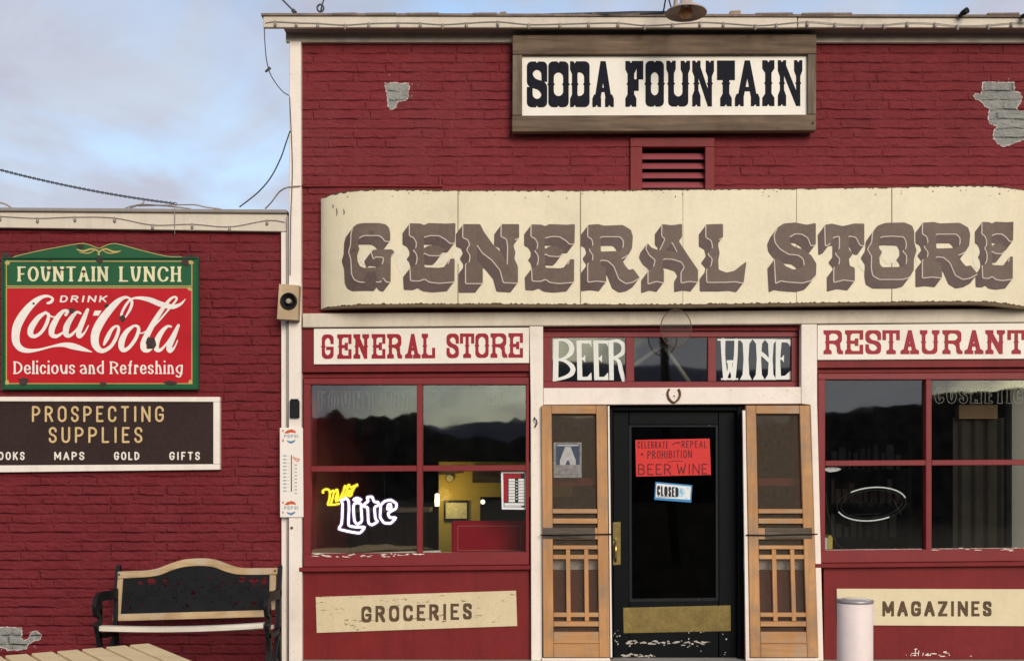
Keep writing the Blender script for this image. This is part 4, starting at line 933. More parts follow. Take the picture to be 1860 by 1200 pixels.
s = Sh(); s.poly([(1236+9*math.cos(i*.52), 893.5+9*math.sin(i*.52)) for i in range(12)])
for a, b in ((1226, 884), (1249, 886), (1247, 904.5), (1226, 903)): s.blob(a, b, 1.8, 1.8)
s.poly([(1242.5+7.6*math.cos(i*.52), 894+7.6*math.sin(i*.52)) for i in range(12)], True) if False else None
mb = MB(); mb.shape(s, at(DG+.0022), .001); mk('clock_dial', mb, flat('pale blue dial', (.42, .62, .74), .5), t)
sh = line('CLOSED', 1193.5, 1232.5, 881, 899.5, 3.1, 3.1, gap=.22, dy=3.4, pen='round', Rr=4)
s = Sh(); s.stroke([(1237, 894), (1237, 888)], roundpen(1)); s.stroke([(1237, 894), (1240, 896)], roundpen(1)); s.rect(1193, 901, 1224, 902)
lettering('lettering', sh+[s], at(DG+.0032), m_ink, t, .001)
# grade card in the left screen door's sidelight
GX = .0665
t = thing('grade_card', 'blue and white letter A grade card behind the left screen door', 'card', W(1031, 866, GX))
mb = MB(); mb.rect(1005.5, 803, 1056.5, 867, GX, .002); mk('card', mb, m_paper, t)
mb = MB(); mb.rect(1010, 806, 1053, 843.5, GX+.001, .001); mk('blue_field', mb, flat('grade card blue', (.035, .14, .33), .5), t)
s = Sh(); s.rect(1012, 807, 1051, 809.6); g = glyph('A', 1017, 1046, 811, 844, 10, 8, Rr=1, pen='rect')
g2 = [s, g]
lettering('lettering', g2, at(GX+.0022), m_paper, t, .001)
s = Sh(); s.rect(1011, 860.5, 1052, 862)
for i in range(16): s.blob(random.uniform(1012, 1050), random.choice((850, 853, 856)), random.uniform(1, 2.4), .6, n=6)
lettering('small_print', [s], at(GX+.0022), flat('grey print', (.3, .31, .3), .6), t, .001)
# price chart in the left window
PC = -.011
t = thing('price_chart', 'white framed red price chart on the glass of the left display window', 'chart', W(933, 925, PC))
mb = MB(); mb.slab([(910, 855.5), (956.5, 855.5), (957, 925), (911.5, 924.5)], PC, .001); mk('border', mb, m_paper, t)
mb = MB(); mb.slab([(914, 859), (953, 859), (953.5, 921), (915, 920.5)], PC+.0012, .001); mk('field', mb, m_ink, t)
s = Sh(); s.rect(914.5, 859.5, 946, 868); s.rect(914.5, 868, 923, 911); mb = MB(); mb.shape(s, at(PC+.0022), .001); mk('red_band', mb, flat('chart red', (.28, .008, .014), .5), t)
s = Sh()
for i in range(8):
    y = 869+i*5.4; s.rect(924, y, 935.3, y+4.5); s.rect(941.5, y, 952.5, y+4.5)
s.rect(916, 913, 953, 917.5); s.rect(916, 918.3, 947, 920)
for i in range(7): s.rect(937, 872.5+i*5.4, 940, 874+i*5.4)
mb = MB(); mb.shape(s, at(PC+.0032), .001); mk('price_cells', mb, flat('chart white', (.66, .66, .62), .5), t)
# worn sticker on the right window
t = tag(mk('window_sticker', (lambda m: m.shape(Sh().blob(1511.5, 852, 15, 4.6, n=14, rough=.14), at(-.0105), .001))(MB()), paint('worn grey sticker', (.42, .43, .41), .7, .4, 60)), 'small worn grey sticker in the corner of the right display window', 'sticker')

# ------------------------------------------------------------------ neon signs in the windows
ND = -.10
N = lambda P: [W(540+x/3.53, 840+y/3.53, ND) for x, y in P]
def neon_halo(name, c, e_):  # see-through glowing shell added round the tubes to imitate their halo
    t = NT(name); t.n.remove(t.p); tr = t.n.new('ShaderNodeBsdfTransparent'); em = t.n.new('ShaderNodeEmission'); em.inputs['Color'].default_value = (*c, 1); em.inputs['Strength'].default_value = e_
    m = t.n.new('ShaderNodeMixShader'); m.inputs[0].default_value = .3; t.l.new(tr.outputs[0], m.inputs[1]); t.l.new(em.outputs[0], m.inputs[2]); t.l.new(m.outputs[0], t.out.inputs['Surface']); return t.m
m_glow_w = neon_halo('violet neon halo', (.55, .36, .8), .34); m_glow_y = neon_halo('amber neon halo', (.9, .55, .02), .34)
m_neonw = flat('white neon tube', (.9, .85, .95), .3, 0, 2.2, (1, .86, 1)); m_neony = flat('yellow neon tube', (.9, .8, .1), .3, 0, 1.5, (1, .72, .04))
t = thing('neon_sign', 'lit neon beer sign with yellow script over white Lite letters in the left display window', 'neon sign', W(725, 968, ND))
mb = MB(); glow_mb = MB()
for P, cl in (([(276, 235), (291, 262), (286, 390), (262, 424), (330, 440), (402, 452), (437, 410), (378, 412), (327, 404), (332, 300), (330, 245), (312, 222), (300, 236)], 1),
          ([(366, 262), (360, 280), (365, 372), (386, 396), (416, 374), (409, 290), (412, 266), (388, 254)], 1), ([(358, 236), (382, 224), (412, 236), (386, 248)], 1),
          ([(446, 220), (456, 246), (432, 262), (428, 280), (452, 284), (455, 385), (478, 400), (517, 376), (500, 358), (495, 284), (520, 272), (520, 252), (492, 250), (480, 216)], 1),
          ([(560, 246), (535, 270), (530, 350), (556, 386), (600, 388), (636, 350), (592, 352), (580, 322), (634, 292), (637, 262), (600, 236)], 1), ([(578, 300), (582, 268), (598, 262), (603, 290)], 1)):
    pts = N(P); pts = [p for p in pts]
    sm = []
    for i in range(len(pts)):
        a, b, c_ = pts[i-1], pts[i], pts[(i+1) % len(pts)]; sm += [b.lerp(a, .25), b.lerp(b.lerp(a, .12).lerp(b.lerp(c_, .12), .5), .8), b.lerp(c_, .25)]
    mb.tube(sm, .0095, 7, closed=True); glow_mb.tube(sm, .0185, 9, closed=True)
mk('white_tubing', mb, m_neonw, t); mk('white_tube_halo', glow_mb, m_glow_w, t)
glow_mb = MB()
mb = MB()
for P in ([(168, 196), (163, 182), (180, 170), (200, 172), (208, 190), (206, 230), (194, 268)], [(206, 200), (228, 178), (234, 190), (222, 240), (216, 262)], [(230, 200), (252, 172), (258, 186), (246, 230), (252, 250)], [(262, 190), (258, 240), (268, 236)], [(272, 228), (300, 176), (312, 158), (304, 152), (284, 232)], [(292, 228), (322, 168), (334, 148), (326, 146), (304, 226)], [(314, 212), (340, 190), (338, 176), (322, 200), (336, 214), (352, 200)], [(352, 168), (348, 206)], [(352, 190), (366, 158), (388, 142)], [(340, 160), (388, 138)], [(192, 268), (232, 268), (270, 262)]):
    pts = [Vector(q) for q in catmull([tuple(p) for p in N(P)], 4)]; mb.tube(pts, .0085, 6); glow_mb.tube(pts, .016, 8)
mk('yellow_tubing', mb, m_neony, t); mk('yellow_tube_halo', glow_mb, m_glow_y, t)
mb = MB(); mb.tube(N([(470, 400), (475, 440), (500, 430)]), .003, 5); mb.tube(N([(330, 220), (332, 60)]), .003, 5); mb.tube(N([(560, 240), (556, 60)]), .003, 5)
mk('hanger', mb, m_iron, t)
t = thing('neon_sign', 'oval neon sign outline with two faintly glowing arcs hanging in the right display window', 'neon sign', W(1583, 950, ND))
El = lambda cx, cy, rx, ry, a0, a1, rot, n=26: [W(cx+math.cos(R(a0+(a1-a0)*i/n))*rx*math.cos(rot)-math.sin(R(a0+(a1-a0)*i/n))*ry*math.sin(rot), cy+math.cos(R(a0+(a1-a0)*i/n))*rx*math.sin(rot)+math.sin(R(a0+(a1-a0)*i/n))*ry*math.cos(rot), ND) for i in range(n+1)]
m_tube = flat('faintly glowing white tube', (.80, .80, .78), .25, 0, .12, (1, 1, 1)); m_dimtube = flat('dim glass tube', (.022, .026, .024), .5)  # slight emission put into the white tube material brightens the two arcs
mb = MB(); mb.tube(El(1583, 915, 63, 30, 236, 350, -.1), .0062, 6); mb.tube(El(1583, 915, 63, 30, 62, 165, -.1), .0062, 6); mk('white_tubing', mb, m_tube, t)
mb = MB(); mb.tube(El(1583, 915, 56, 25, 0, 358, -.1), .004, 6); mb.tube(El(1583, 915, 63, 30, -10, 62, -.1), .0045, 6); mb.tube(El(1583, 915, 63, 30, 166, 235, -.1), .0045, 6)
for k in range(4): mb.tube([W(1548+k*18, 922-k*1.5, ND), W(1554+k*18, 905-k*1.5, ND), W(1562+k*18, 921-k*1.5, ND), W(1566+k*18, 906-k*1.5, ND)], .003, 5)
mb.tube([W(1540, 935, ND), W(1600, 932, ND)], .003, 5); mk('dim_tubing', mb, m_dimtube, t)
mb = MB(); mb.tube([W(1500, 895, ND), W(1503, 930, ND), W(1512, 960, ND), W(1518, 985, ND), W(1530, 996, ND)], .003, 5); mb.tube([W(1622, 905, ND), W(1637, 935, ND)], .003, 5); mk('power_cord', mb, m_wire, t)
t = thing('book_stack', 'yellow and white books on the ledge in the corner of the right display window', 'books', W(1507, 997, -.1))
mb = MB(); mb.rect(1497.5, 976, 1503, 996.5, -.08, .12); mk('white_book', mb, m_paper, t)
mb = MB(); mb.slab([(1504, 974), (1509, 971), (1512.5, 976), (1512, 996.5), (1504, 996.5)], -.085, .12); mk('yellow_book', mb, flat('yellow cover', (.62, .45, .1), .5), t)

# ------------------------------------------------------------------ things inside
t = thing('wall_lamp', 'lit white lamp glowing on the yellow wall inside the left window', 'lamp', W(793, 915, -2.0))
mb = MB(); mb.lathe([(.022, 0), (.026, .05), (.022, .12), (.012, .13)], W(794, 919, -2.05), n=14); mk('lamp_shade', mb, flat('lit lamp shade', (.9, .85, .7), .5, 0, 1.6, (1, .86, .55)), t)
mb = MB(); mb.tube([W(793, 900, -2.05), W(790, 900, -2.34)], .012, 6); mk('bracket', mb, m_brass, t)
lp = bpy.data.lights.new('lamp_light', 'POINT'); lp.energy = 2.6; lp.color = (1, .70, .26); lp.shadow_soft_size = .08
lo = bpy.data.objects.new('lamp_light', lp); C.objects.link(lo); lo.parent = t; lo.location = W(806, 900, -2.1) - locw[t]
t = thing('globe_lamp', 'small lit round globe lamp in the dark doorway behind the red booth', 'lamp', W(877, 911, -2.2))
mb = MB(); bmesh.ops.create_uvsphere(mb.bm, u_segments=14, v_segments=10, radius=.024); bmesh.ops.translate(mb.bm, verts=mb.bm.verts, vec=W(877, 911, -2.2)); mk('globe', mb, flat('lit globe', (.9, .85, .7), .5, 0, 1.3, (1, .92, .7)), t)
mb = MB(); p = W(877, 911, -2.2); mb.tube([p+Vector((0, .02, 0)), p+Vector((0, .19, 0))], .008, 6); mk('arm', mb, m_brass, t)
m_yel = paint('yellow plaster', (.44, .34, .09), .9, .2, 2, spec=0)
t = thing('partition_wall', 'yellow plaster partition wall with dark doorway inside the left window', 'wall', W(900, 1240, -2.4))
mb = MB(); mb.slab([(797, 838), (872, 838), (872, 1235), (797, 1235)], -2.4, .1); mb.slab([(872.3, 838), (1040, 838), (1040, 902), (872.3, 902)], -2.4, .1); mk('plaster', mb, m_yel, t)
mb = MB(); mb.slab([(858, 846), (940, 846), (940, 876), (858, 876)], -2.37, .03); mb.slab([(796, 853), (842, 850), (842, 858), (796, 862)], -2.36, .04); mk('dark_beam', mb, m_worn, t)
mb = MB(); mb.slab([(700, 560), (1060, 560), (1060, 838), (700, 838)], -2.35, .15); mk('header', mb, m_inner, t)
mb = MB(); mb.slab([(864, 903), (872, 903), (872, 1235), (864, 1235)], -2.385, .02); mk('door_casing', mb, m_yel, t)
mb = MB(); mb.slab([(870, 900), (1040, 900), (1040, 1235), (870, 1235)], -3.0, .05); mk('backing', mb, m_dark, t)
t = thing('picture_frame', 'dark framed picture hanging on the yellow wall inside the left window', 'picture', W(829, 945, -2.38))
mb = MB(); mb.rect(806, 908, 851, 912, -2.37, .028); mb.rect(806, 941, 851, 945.5, -2.37, .028); mb.rect(806, 912.2, 809.5, 940.8, -2.37, .028); mb.rect(848, 912.2, 851, 940.8, -2.37, .028); mk('frame', mb, m_iron, t)
mb = MB(); mb.rect(809, 911, 849, 942, -2.385, .01); mk('print', mb, paint('faded green print', (.6, .58, .38), .7, .4, 26), t)
t = thing('wall_clock', 'round clock high on the yellow wall inside the left window', 'clock', W(817, 868, -2.3))
mb = MB(); c0 = W(817, 868, -2.39); mb.lathe([(.045, 0), (.045, -.03), (.038, -.03)], c0, 'y', 18); mk('rim', mb, m_brass, t)
mb = MB(); mb.lathe([(.036, -.031), (.036, -.034)], c0, 'y', 18); mk('dial', mb, flat('pale dial', (.4, .37, .25), .6), t)
BD = -.42
t = thing('booth_seat', 'red upholstered booth back just inside the left display window', 'booth', W(890, 1230, BD))
mb = MB(); mb.slab([(820, 948), (823, 946), (958, 945), (980, 945), (980, 1240), (820, 1240)], BD, .12); mk('backrest', mb, paint('red vinyl', (.36, .008, .022), .8, .12, 3, spec=.03), t, bevel=.012)
mb = MB()
for q in ((832, 954, 946, 955.2), (832, 998, 946, 999.2), (831, 955, 832.2, 999), (945, 955, 946.2, 999)): mb.rect(*q, BD+.003, .006)
mk('piping', mb, flat('worn red piping', (.55, .12, .08), .5), t)
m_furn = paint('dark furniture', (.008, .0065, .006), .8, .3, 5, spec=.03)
t = thing('display_cabinet', 'dark wooden cabinet with shelves standing deep inside the left display window', 'cabinet', W(690, 1230, -1.6))
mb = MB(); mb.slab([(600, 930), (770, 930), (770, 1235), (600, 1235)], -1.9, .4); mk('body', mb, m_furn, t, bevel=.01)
mb = MB(); mb.slab([(590, 922), (780, 922), (780, 930), (590, 930)], -1.86, .45); mk('top', mb, m_worn, t)
mb = MB()
for i in range(5): mb.rect(608+i*32, 950, 634+i*32, 1090, -1.885, .03)
mk('door_panels', mb, paint('dark door panel', (.016, .008, .008), .8, .3, 8, spec=.03), t)
t = thing('shelf_unit', 'tall dark shelf unit filled with goods inside the right display window', 'shelf', W(1570, 1230, -2))
mb = MB(); mb.rect(1500, 760, 1506, 1235, -1.9, .4); mb.rect(1650, 760, 1656, 1235, -1.9, .4)
for k in range(4): mb.rect(1506, 790+k*62, 1650, 795+k*62, -1.9, .4)
mk('case', mb, m_furn, t)
for k in range(3):
    mb = MB(); x = 1510
    while x < 1640:
        w_ = random.uniform(5, 13); h = random.uniform(18, 48); mb.rect(x, 852+k*62-h, x+w_, 851.5+k*62, -2.0, .15); x += w_+random.uniform(1, 8)
    mk('goods', mb, paint('dull goods', random.choice(((.03, .022, .018), (.02, .024, .03), (.04, .014, .012))), .6, .5, 18), t)
t = thing('door_curtain', 'grey brown curtain panel hanging inside the right display window', 'curtain', W(1790, 1000, -.5))
mb = MB(); P = [(1731+i*4.2, -.5 - .018*math.sin(i*1.1)) for i in range(26)]
for (xa, da), (xb, db) in zip(P[:-1], P[1:]): mb.prism([W(xa, 758, da), W(xb, 758, db), W(xb, 1010, db), W(xa, 1010, da)], [W(xa, 758, da)+Vector((0, .003, 0)), W(xb, 758, db)+Vector((0, .003, 0)), W(xb, 1010, db)+Vector((0, .003, 0)), W(xa, 1010, da)+Vector((0, .003, 0))])
mk('cloth', mb, paint('grey brown cloth', (.045, .037, .03), .95, .2, 6, spec=0), t)
mb = MB(); mb.rect(1742, 735, 1812, 760, -.45, .09); mk('valance', mb, wood('amber wood', (.16, .085, .03), (.24, .13, .05), .5), t)
t = thing('window_post', 'pale post standing behind the glass at the right edge of the picture', 'post', W(1866, 1230, -.4))
mb = MB(); mb.rect(1838, 690, 1900, 1235, -.4, .12); mk('shaft', mb, paint('pale grey paint', (.20, .19, .16), .6, .1, 3), t)

# ------------------------------------------------------------------ fittings on the corner board and door surround
PB = .055
t = thing('horn_loudspeaker', 'square tan loudspeaker with black horn on the corner board', 'speaker', W(524, 580, .1))
mb = MB(); c0 = [(507, 515.5), (543, 518), (541, 581), (503, 579)]; s = Sh(); s.poly(c0); s.poly([(524.5+14.6*math.cos(i*.2618), 547+14.6*math.sin(i*.2618)) for i in range(24)], True); mb.shape(s, at(PB+.09), .088); mk('case', mb, wood('tan speaker case', (.42, .30, .17), (.55, .41, .25), .6, axis=2, grain=14), t)
mb = MB(); hc = W(524.5, 547, PB+.092); mb.lathe([(.07, -.004), (.066, -.004), (.05, .02), (.03, .05), (.001, .055)], hc, 'y', 26, close=False); mb.lathe([(.07, .001), (.07, -.007), (.062, -.007)], hc, 'y', 26, close=False); mk('horn', mb, flat('black horn', (.018, .016, .015), .4), t)
mb = MB(); mb.lathe([(.022, -.008), (.02, -.014), (.012, -.016)], hc, 'y', 16); mb.lathe([(.023, .03), (.022, -.008)], hc, 'y', 16, close=False); mk('driver_cap', mb, flat('tan driver cap', (.34, .29, .21), .5), t)
t = tag(mk('junction_box', (lambda m: m.slab([(526, 727), (543, 727), (543, 758), (526, 758)], PB+.035, .035).slab([(527.5, 724), (541, 724), (541.5, 728), (527, 728)], PB+.03, .03))(MB()), m_iron, bevel=.004), 'small black box on the corner board above the thermometer', 'box')
t = thing('wall_thermometer', 'tall white advertising thermometer with red and blue marks on the corner board', 'thermometer', W(529, 939, PB))
PT = PB + .014
mb = MB(); mb.slab([(508, 776.5), (550, 776.5), (551, 939), (508.5, 939)], PT, .014); mk('plate', mb, paint('chipped white enamel', (.80, .73, .64), .35, .04, 3, chips=(.45, .25, .13), chip_at=.76, chip_scale=18), t, bevel=.003)
s = Sh(); s2 = Sh()
for y in (780, 910):
    s.poly([(516+0, y+6), (522, y+1), (530, y-1), (536, y+2), (538, y+6), (528, y+5), (522, y+7)]); s.poly([(512, y+1), (516, y), (514, y+5)]); s.blob(514, y+20, 1.2, 3)
    s2.poly([(520, y+19), (528, y+21), (537, y+18), (535, y+22), (529, y+25.5), (523, y+23)])
s.stroke([(532, 830), (544, 834), (541, 838), (534, 833)], roundpen(1.6))
mb = MB(); mb.shape(s, at(PT+.001), .001); mk('red_mark', mb, flat('faded red print', (.55, .10, .04), .5), t)
mb = MB(); mb.shape(s2, at(PT+.001), .001); mk('blue_mark', mb, flat('faded blue print', (.10, .22, .36), .5), t)
sh = line('PEPSI', 516, 542, 788.5, 795, 1.5, 1.5, gap=.2, pen='round', Rr=3) + line('PEPSI', 516, 542, 918.5, 925, 1.5, 1.5, gap=.2, pen='round', Rr=3)
s = Sh()
for k in range(11):
    y = 826+k*6.4; s.rect(514, y, 520, y+2.6); s.rect(521.5, y+1, 525, y+1.7)
    s.rect(535, y+4, 539.5, y+6.4) if k > 1 else None; s.rect(532, y+1, 534, y+1.7)
lettering('scale', sh+[s], at(PT+.001), flat('grey blue print', (.33, .38, .42), .5), t, .001)
mb = MB(); mb.tube([W(529.3, 826, PT+.003), W(529.3, 892, PT+.003)], .0042, 7); mk('tube', mb, flat('red spirit tube', (.22, .05, .03), .2), t)
tag(mk('screw_hook', MB().lathe([(.011, 0), (.011, -.008), (.004, -.02)], W(530, 958, PB), 'y', 12), m_rust), 'rusty round screw head on the corner board under the thermometer', 'screw')
# horseshoe with nail
t = thing('horseshoe', 'rusty brown horseshoe nailed on the white rail above the door', 'horseshoe', W(1224, 731, .06))
mb = MB(); pts = [(1216, 706), (1213, 712), (1213.5, 719), (1217, 726), (1224, 730.5), (1231, 726), (1234.8, 719), (1235, 712), (1232.5, 706)]
mb.tube([W(x, y, .062) for x, y in [q[:2] for q in catmull([p+(0,) for p in pts], 5)]], .0095, 6); mk('shoe', mb, paint('rusty iron', (.13, .06, .035), .7, .3, 30), t)
mb = MB(); mb.lathe([(.007, 0), (.006, -.006)], W(1224.5, 719, .054), 'y', 8); mk('nail', mb, m_rust, t)
tag(mk('hook', MB().tube([W(971, 758, .06), W(971, 761, .085), W(974, 762, .09), W(975.5, 768, .085), W(972, 775, .075)], .006, 6), m_iron), 'small black iron hook on the white post left of the entrance', 'hook')
# wire ring with gauze
t = thing('hanging_ring', 'thin round ring with faint gauze hanging below the big sign over the door', 'ring', W(1228, 630, .3))
rc = W(1228, 596, .33); a, b = 28/228, 34/228
RP = [rc+Vector((a*math.cos(2*math.pi*i/36), 0, b*math.sin(2*math.pi*i/36))) for i in range(36)]
mb = MB(); mb.tube(RP, .0038, 6, closed=True); mb.tube([rc+Vector((0, 0, b)), rc+Vector((0, .1, b+.02)), rc+Vector((0, .18, b+.02))], .003, 5); mk('hoop', mb, m_rust, t)
mb = MB(); mb.face([p for p in RP]); bmesh.ops.recalc_face_normals(mb.bm, faces=mb.bm.faces); mk('gauze', mb, veil('faint gauze', (.16, .14, .12), .22), t)

# ------------------------------------------------------------------ lamp and bits along the roof edge
LD = .6
t = thing('gooseneck_lamp', 'rusty dish lamp on a bent pipe over the framed sign', 'lamp', W(1246, 26, LD))
c0 = W(1246, 24, LD)
mb = MB(); mb.lathe([(.158, -.004), (.161, 0), (.15, .012), (.10, .04), (.05, .06), (.042, .10), (.038, .12)], c0, n=36, close=False); mb.lathe([(.157, -.003), (.146, .008), (.096, .034), (.04, .05)], c0, n=36, close=False)
m_shade = paint('rusty enamel shade', (.40, .32, .27), .55, .3, 12, grime=(.22, .12, .07)); mk('shade', mb, m_shade, t)
mb = MB(); mb.lathe([(.02, .05), (.05, .02), (.055, -.005), (.04, -.03), (.012, -.042)], c0, n=20); mk('bulb', mb, flat('amber glass bulb', (.5, .26, .12), .3), t)
mb = MB(); mb.tube([Vector(q) for q in catmull([tuple(c0+Vector((0, 0, .11))), tuple(c0+Vector((0, .0, .34))), tuple(c0+Vector((0, .12, .5))), tuple(c0+Vector((0, .35, .5))), tuple(c0+Vector((0, .62, .2))), tuple(c0+Vector((0, .7, -.02)))], 6)], .017, 9); mk('pipe', mb, m_cream, t)
mb = MB(); mb.tube([c0+Vector((-.10, .04, .03)), c0+Vector((-.12, .2, .25)), c0+Vector((-.12, .7, .05))], .006, 6); mk('stay', mb, m_iron, t)
t = tag(mk('roof_cable', (lambda m: m.tube([W(x, y, .2) for x, y in ((935, 29), (1000, 27), (1060, 26.5), (1100, 27), (1150, 25.5), (1212, 25))], [.009, .011, .015, .022, .022, .02], 8))(MB()), flat('black cable', (.025, .027, .032), .5)), 'thick black cable lying along the roof edge left of the dish lamp', 'cable')
m_block = wood('grey brown block', (.22, .15, .1), (.34, .25, .18), .8)
for x, y, w_, h, lab in ((1336, 24, 20, 11, 'small brown block on the roof edge just right of the dish lamp'), (1532, 27, 22, 8, 'low brown block on the roof edge above the grey bare patch side'), (914, 24.5, 11, 8, 'tiny brown block on the roof edge left of the framed sign'), (1086, 24, 16, 6, 'thin brown block on the roof edge above the word SODA')):
    mb = MB(); mb.slab([(x-w_/2, y-h/2+.1*h), (x+w_/2, y-h/2), (x+w_/2-1, y+h/2+2), (x-w_/2-2, y+h/2+2)], .19, .1)
    tag(mk('roof_block', mb, m_block, bevel=.006), lab, 'block', 'blocks on the roof edge')
t = tag(mk('spotlight', (lambda m: m.tube([W(1743, 30, .2), W(1749, 24, .25), W(1757, 19, .29)], [.014, .022, .026], 10))(MB()), m_iron), 'small black spotlight on the roof edge near the right corner', 'spotlight')
tag(mk('spotlight', (lambda m: m.tube([W(1856, 30, .2), W(1866, 27, .28), W(1874, 24, .3)], [.014, .022, .026], 10))(MB()), m_iron), 'second black spotlight cut by the right edge of the picture', 'spotlight')
for lab, P, r in (('dark guy wire slanting up left from the roof corner', [(505, -8, .18), (523, 10, .18), (537, 24, .18)], .007), ('dark guy wire with ring rising from the roof corner', [(591, -8, .18), (586, 6, .18), (582, 22, .18)], .006)):
    t = thing('guy_wire', lab, 'wire', W(*P[-1]), 'guy wires on the roof')
    mb = MB(); mb.tube([W(*p) for p in P], r, 6); mk('strand', mb, m_wire, t)
    mb = MB(); q = W(*P[-1]); q2 = W(P[-2][0]*.4+P[-1][0]*.6, P[-2][1]*.4+P[-1][1]*.6, .18)
    if 'ring' in lab: mb.tube([q+Vector((.026*math.cos(i*.6), 0, .03+.03*math.sin(i*.6))) for i in range(11)], .008, 6, closed=True)
    else: mb.tube([q2, q], .016, 7)
    mk('anchor', mb, m_wire, t)

# ------------------------------------------------------------------ wires and string lights
def cable(name, lab, cat, pts, r, mat, group=None, sub=6):
    P = [Vector(q) for q in catmull([tuple(W(*p)) for p in pts], sub)]
    return tag(mk(name, MB().tube(P, r, 6), mat), lab, cat, group)
cable('loose_wire', 'thin wire drooping from the left tip of the roof board to the corner board', 'wire', [(480, 50, .21), (481, 75, .2), (484, 108, .22), (490, 132, .16), (500, 150, .1), (513, 166, .06), (525, 174, .062)], .004, m_wire)
t = thing('clip', 'small clip on the thin drooping wire beside the corner board', 'clip', W(488, 127, .19)); mb = MB(); mb.tube([W(482, 131, .18), W(491, 123, .18)], [.008, .013], 6); mk('body', mb, m_wire, t)
cable('loose_wire', 'grey cable swinging down from the corner board to the low roof', 'wire', [(527, 238, .058), (520, 258, .04), (510, 287, 0), (492, 322, -.05), (468, 350, -.1), (435, 376, -.15)], .0055, m_wire)
cable('loose_wire', 'painted cable rising from the low roof to the corner board', 'wire', [(482, 379, -.1), (494, 366, -.05), (508, 348, .0), (524, 340, .058), (546, 338, .06)], .0062, m_cablew)
cable('conduit_pipe', 'red painted conduit pipe running across the brick above the big sign', 'pipe', [(548, 338, .02), (620, 337.5, .013), (700, 337.5, .013), (796, 338, .013), (799, 336, .013), (799.5, 322, .013)], .009, m_redtrim)
cable('loose_wire', 'thin wire running down the corner board from the roof to the wing', 'wire', [(526, 176, .062), (529, 240, .06), (531, 300, .06), (530, 350, .06), (528, 400, .06), (527, 500, .06)], .0042, m_wire)
for i, (P, lab) in enumerate((([(224, 380, -.02), (240, 374, -.02), (262, 371.5, -.04), (300, 374, -.03), (346, 379, -.02)], 'tan cable arching over the low parapet, left one of the tangle'), ([(252, 374, -.08), (300, 372.5, -.06), (352, 372, -.03), (372, 376, -.02), (402, 380, -.03)], 'tan cable arching over the low parapet, right one of the tangle'), ([(262, 365, -.1), (256, 371, -.08), (236, 378, -.05)], 'short bent cable end sticking up on the low parapet'))):
    cable('loose_wire', lab, 'wire', P, .006, m_cablew)
cable('loose_wire', 'thin wire hanging down over the parapet board from the chain end', 'wire', [(317, 369, .03), (317.5, 390, .03), (317, 410, .01), (317.5, 426, -.03)], .0035, m_cablew)
cable('loose_wire', 'grey cable on the low roof at the far left edge of the picture', 'wire', [(-30, 362, -.1), (0, 368, -.1), (12, 372, -.08), (24, 380, -.05)], .008, m_cablew)
# chain
mb = MB(); A = W(-60, 292, .05); B = W(320, 370, .03); n = 92
for i in range(n):
    f = (i+.5)/n; c_ = A.lerp(B, f) + Vector((0, 0, -.06*4*f*(1-f)*.6)); u = (B-A).normalized(); v = Vector((0, 0, 1)) if i % 2 else Vector((0, 1, 0)); v = (v-u*v.dot(u)).normalized()
    mb.tube([c_+u*.017*math.cos(2*math.pi*k/8)+v*.0085*math.sin(2*math.pi*k/8) for k in range(8)], .0032, 4, closed=True)
tag(mk('chain', mb, flat('grey steel chain', (.10, .11, .13), .5, .5)), 'grey steel chain slanting down across the sky to the low parapet', 'chain')
bulb_mesh = None
def string_lights(lab, pts, bulbs, r, off):
    global bulb_mesh
    t = thing('string_lights', lab, 'string lights', W(*pts[0]))
    P = [Vector(q) for q in catmull([tuple(W(*p)) for p in pts], 5)]
    mk('wire', MB().tube(P, r, 5), m_cablew, t)
    for p in bulbs:
        q = W(*p) + Vector((0, 0, -.022))
        if bulb_mesh is None:
            bulb_mesh = mk('bulb', MB().lathe([(.004, .03), (.009, .026), (.009, .014), (.012, .004), (.0115, -.008), (.006, -.018), (.001, -.02)], q, n=10), flat('dusty bulb', (.26, .23, .2), .3), t)
            b0 = locw[bulb_mesh] - q
        else: copy_part(bulb_mesh, t, q + Vector((0, 0, -.02)))
wp = [(-20, 394, .006), (0, 393, .006), (68, 396.3, .006), (136, 394.2, .006), (208, 395.7, .006), (277, 408.4, .006), (349, 407, .006), (417, 411.7, .006), (485, 400.2, .006), (517, 403.3, .008)]
string_lights('string of small bulbs pinned along the low parapet board', wp, wp[1:-1], .0034, 0)
fp = [(482, 42, .206)]; x = 500
while x < 1900:
    fp.append((x, 42.5+2.6*math.sin(x*.033)+random.uniform(-1.5, 1.5)+(x-480)*.0007, .208)); x += random.uniform(38, 62)
string_lights('string of small bulbs pinned along the high roof board', fp, fp[1:], .0032, 0)

# ------------------------------------------------------------------ bollard
p = Vector(W(1553, 1000, 1.5)); zt = W(1553, 1088, 1.5).z; rb = 31.6/264
t = thing('bollard', 'pale pink white steel bollard in front of the right display window', 'bollard', (p.x, -1.5, .1))
mb = MB(); mb.lathe([(rb, .1), (rb, zt-.004), (rb-.004, zt)], (p.x, -1.5, 0), n=48, close=False); mk('post', mb, paint('pinkish white bollard paint', (.74, .62, .57), .5, .05, 3, chips=(.42, .34, .3), chip_at=.735, chip_scale=26, streak=.3, grime=(.56, .48, .43)), t)
mb = MB(); mb.lathe([(rb+.001, zt-.022), (rb+.004, zt-.018), (rb+.004, zt-.002), (rb-.006, zt+.003), (rb-.02, zt+.001)], (p.x, -1.5, 0), n=48, close=False); mb.lathe([(rb-.018, zt-.003), (rb-.03, zt+.004), (.001, zt+.007)], (p.x, -1.5, 0), n=48, close=False)
mk('cap', mb, flat('dull steel cap', (.34, .31, .31), .4, .5), t)

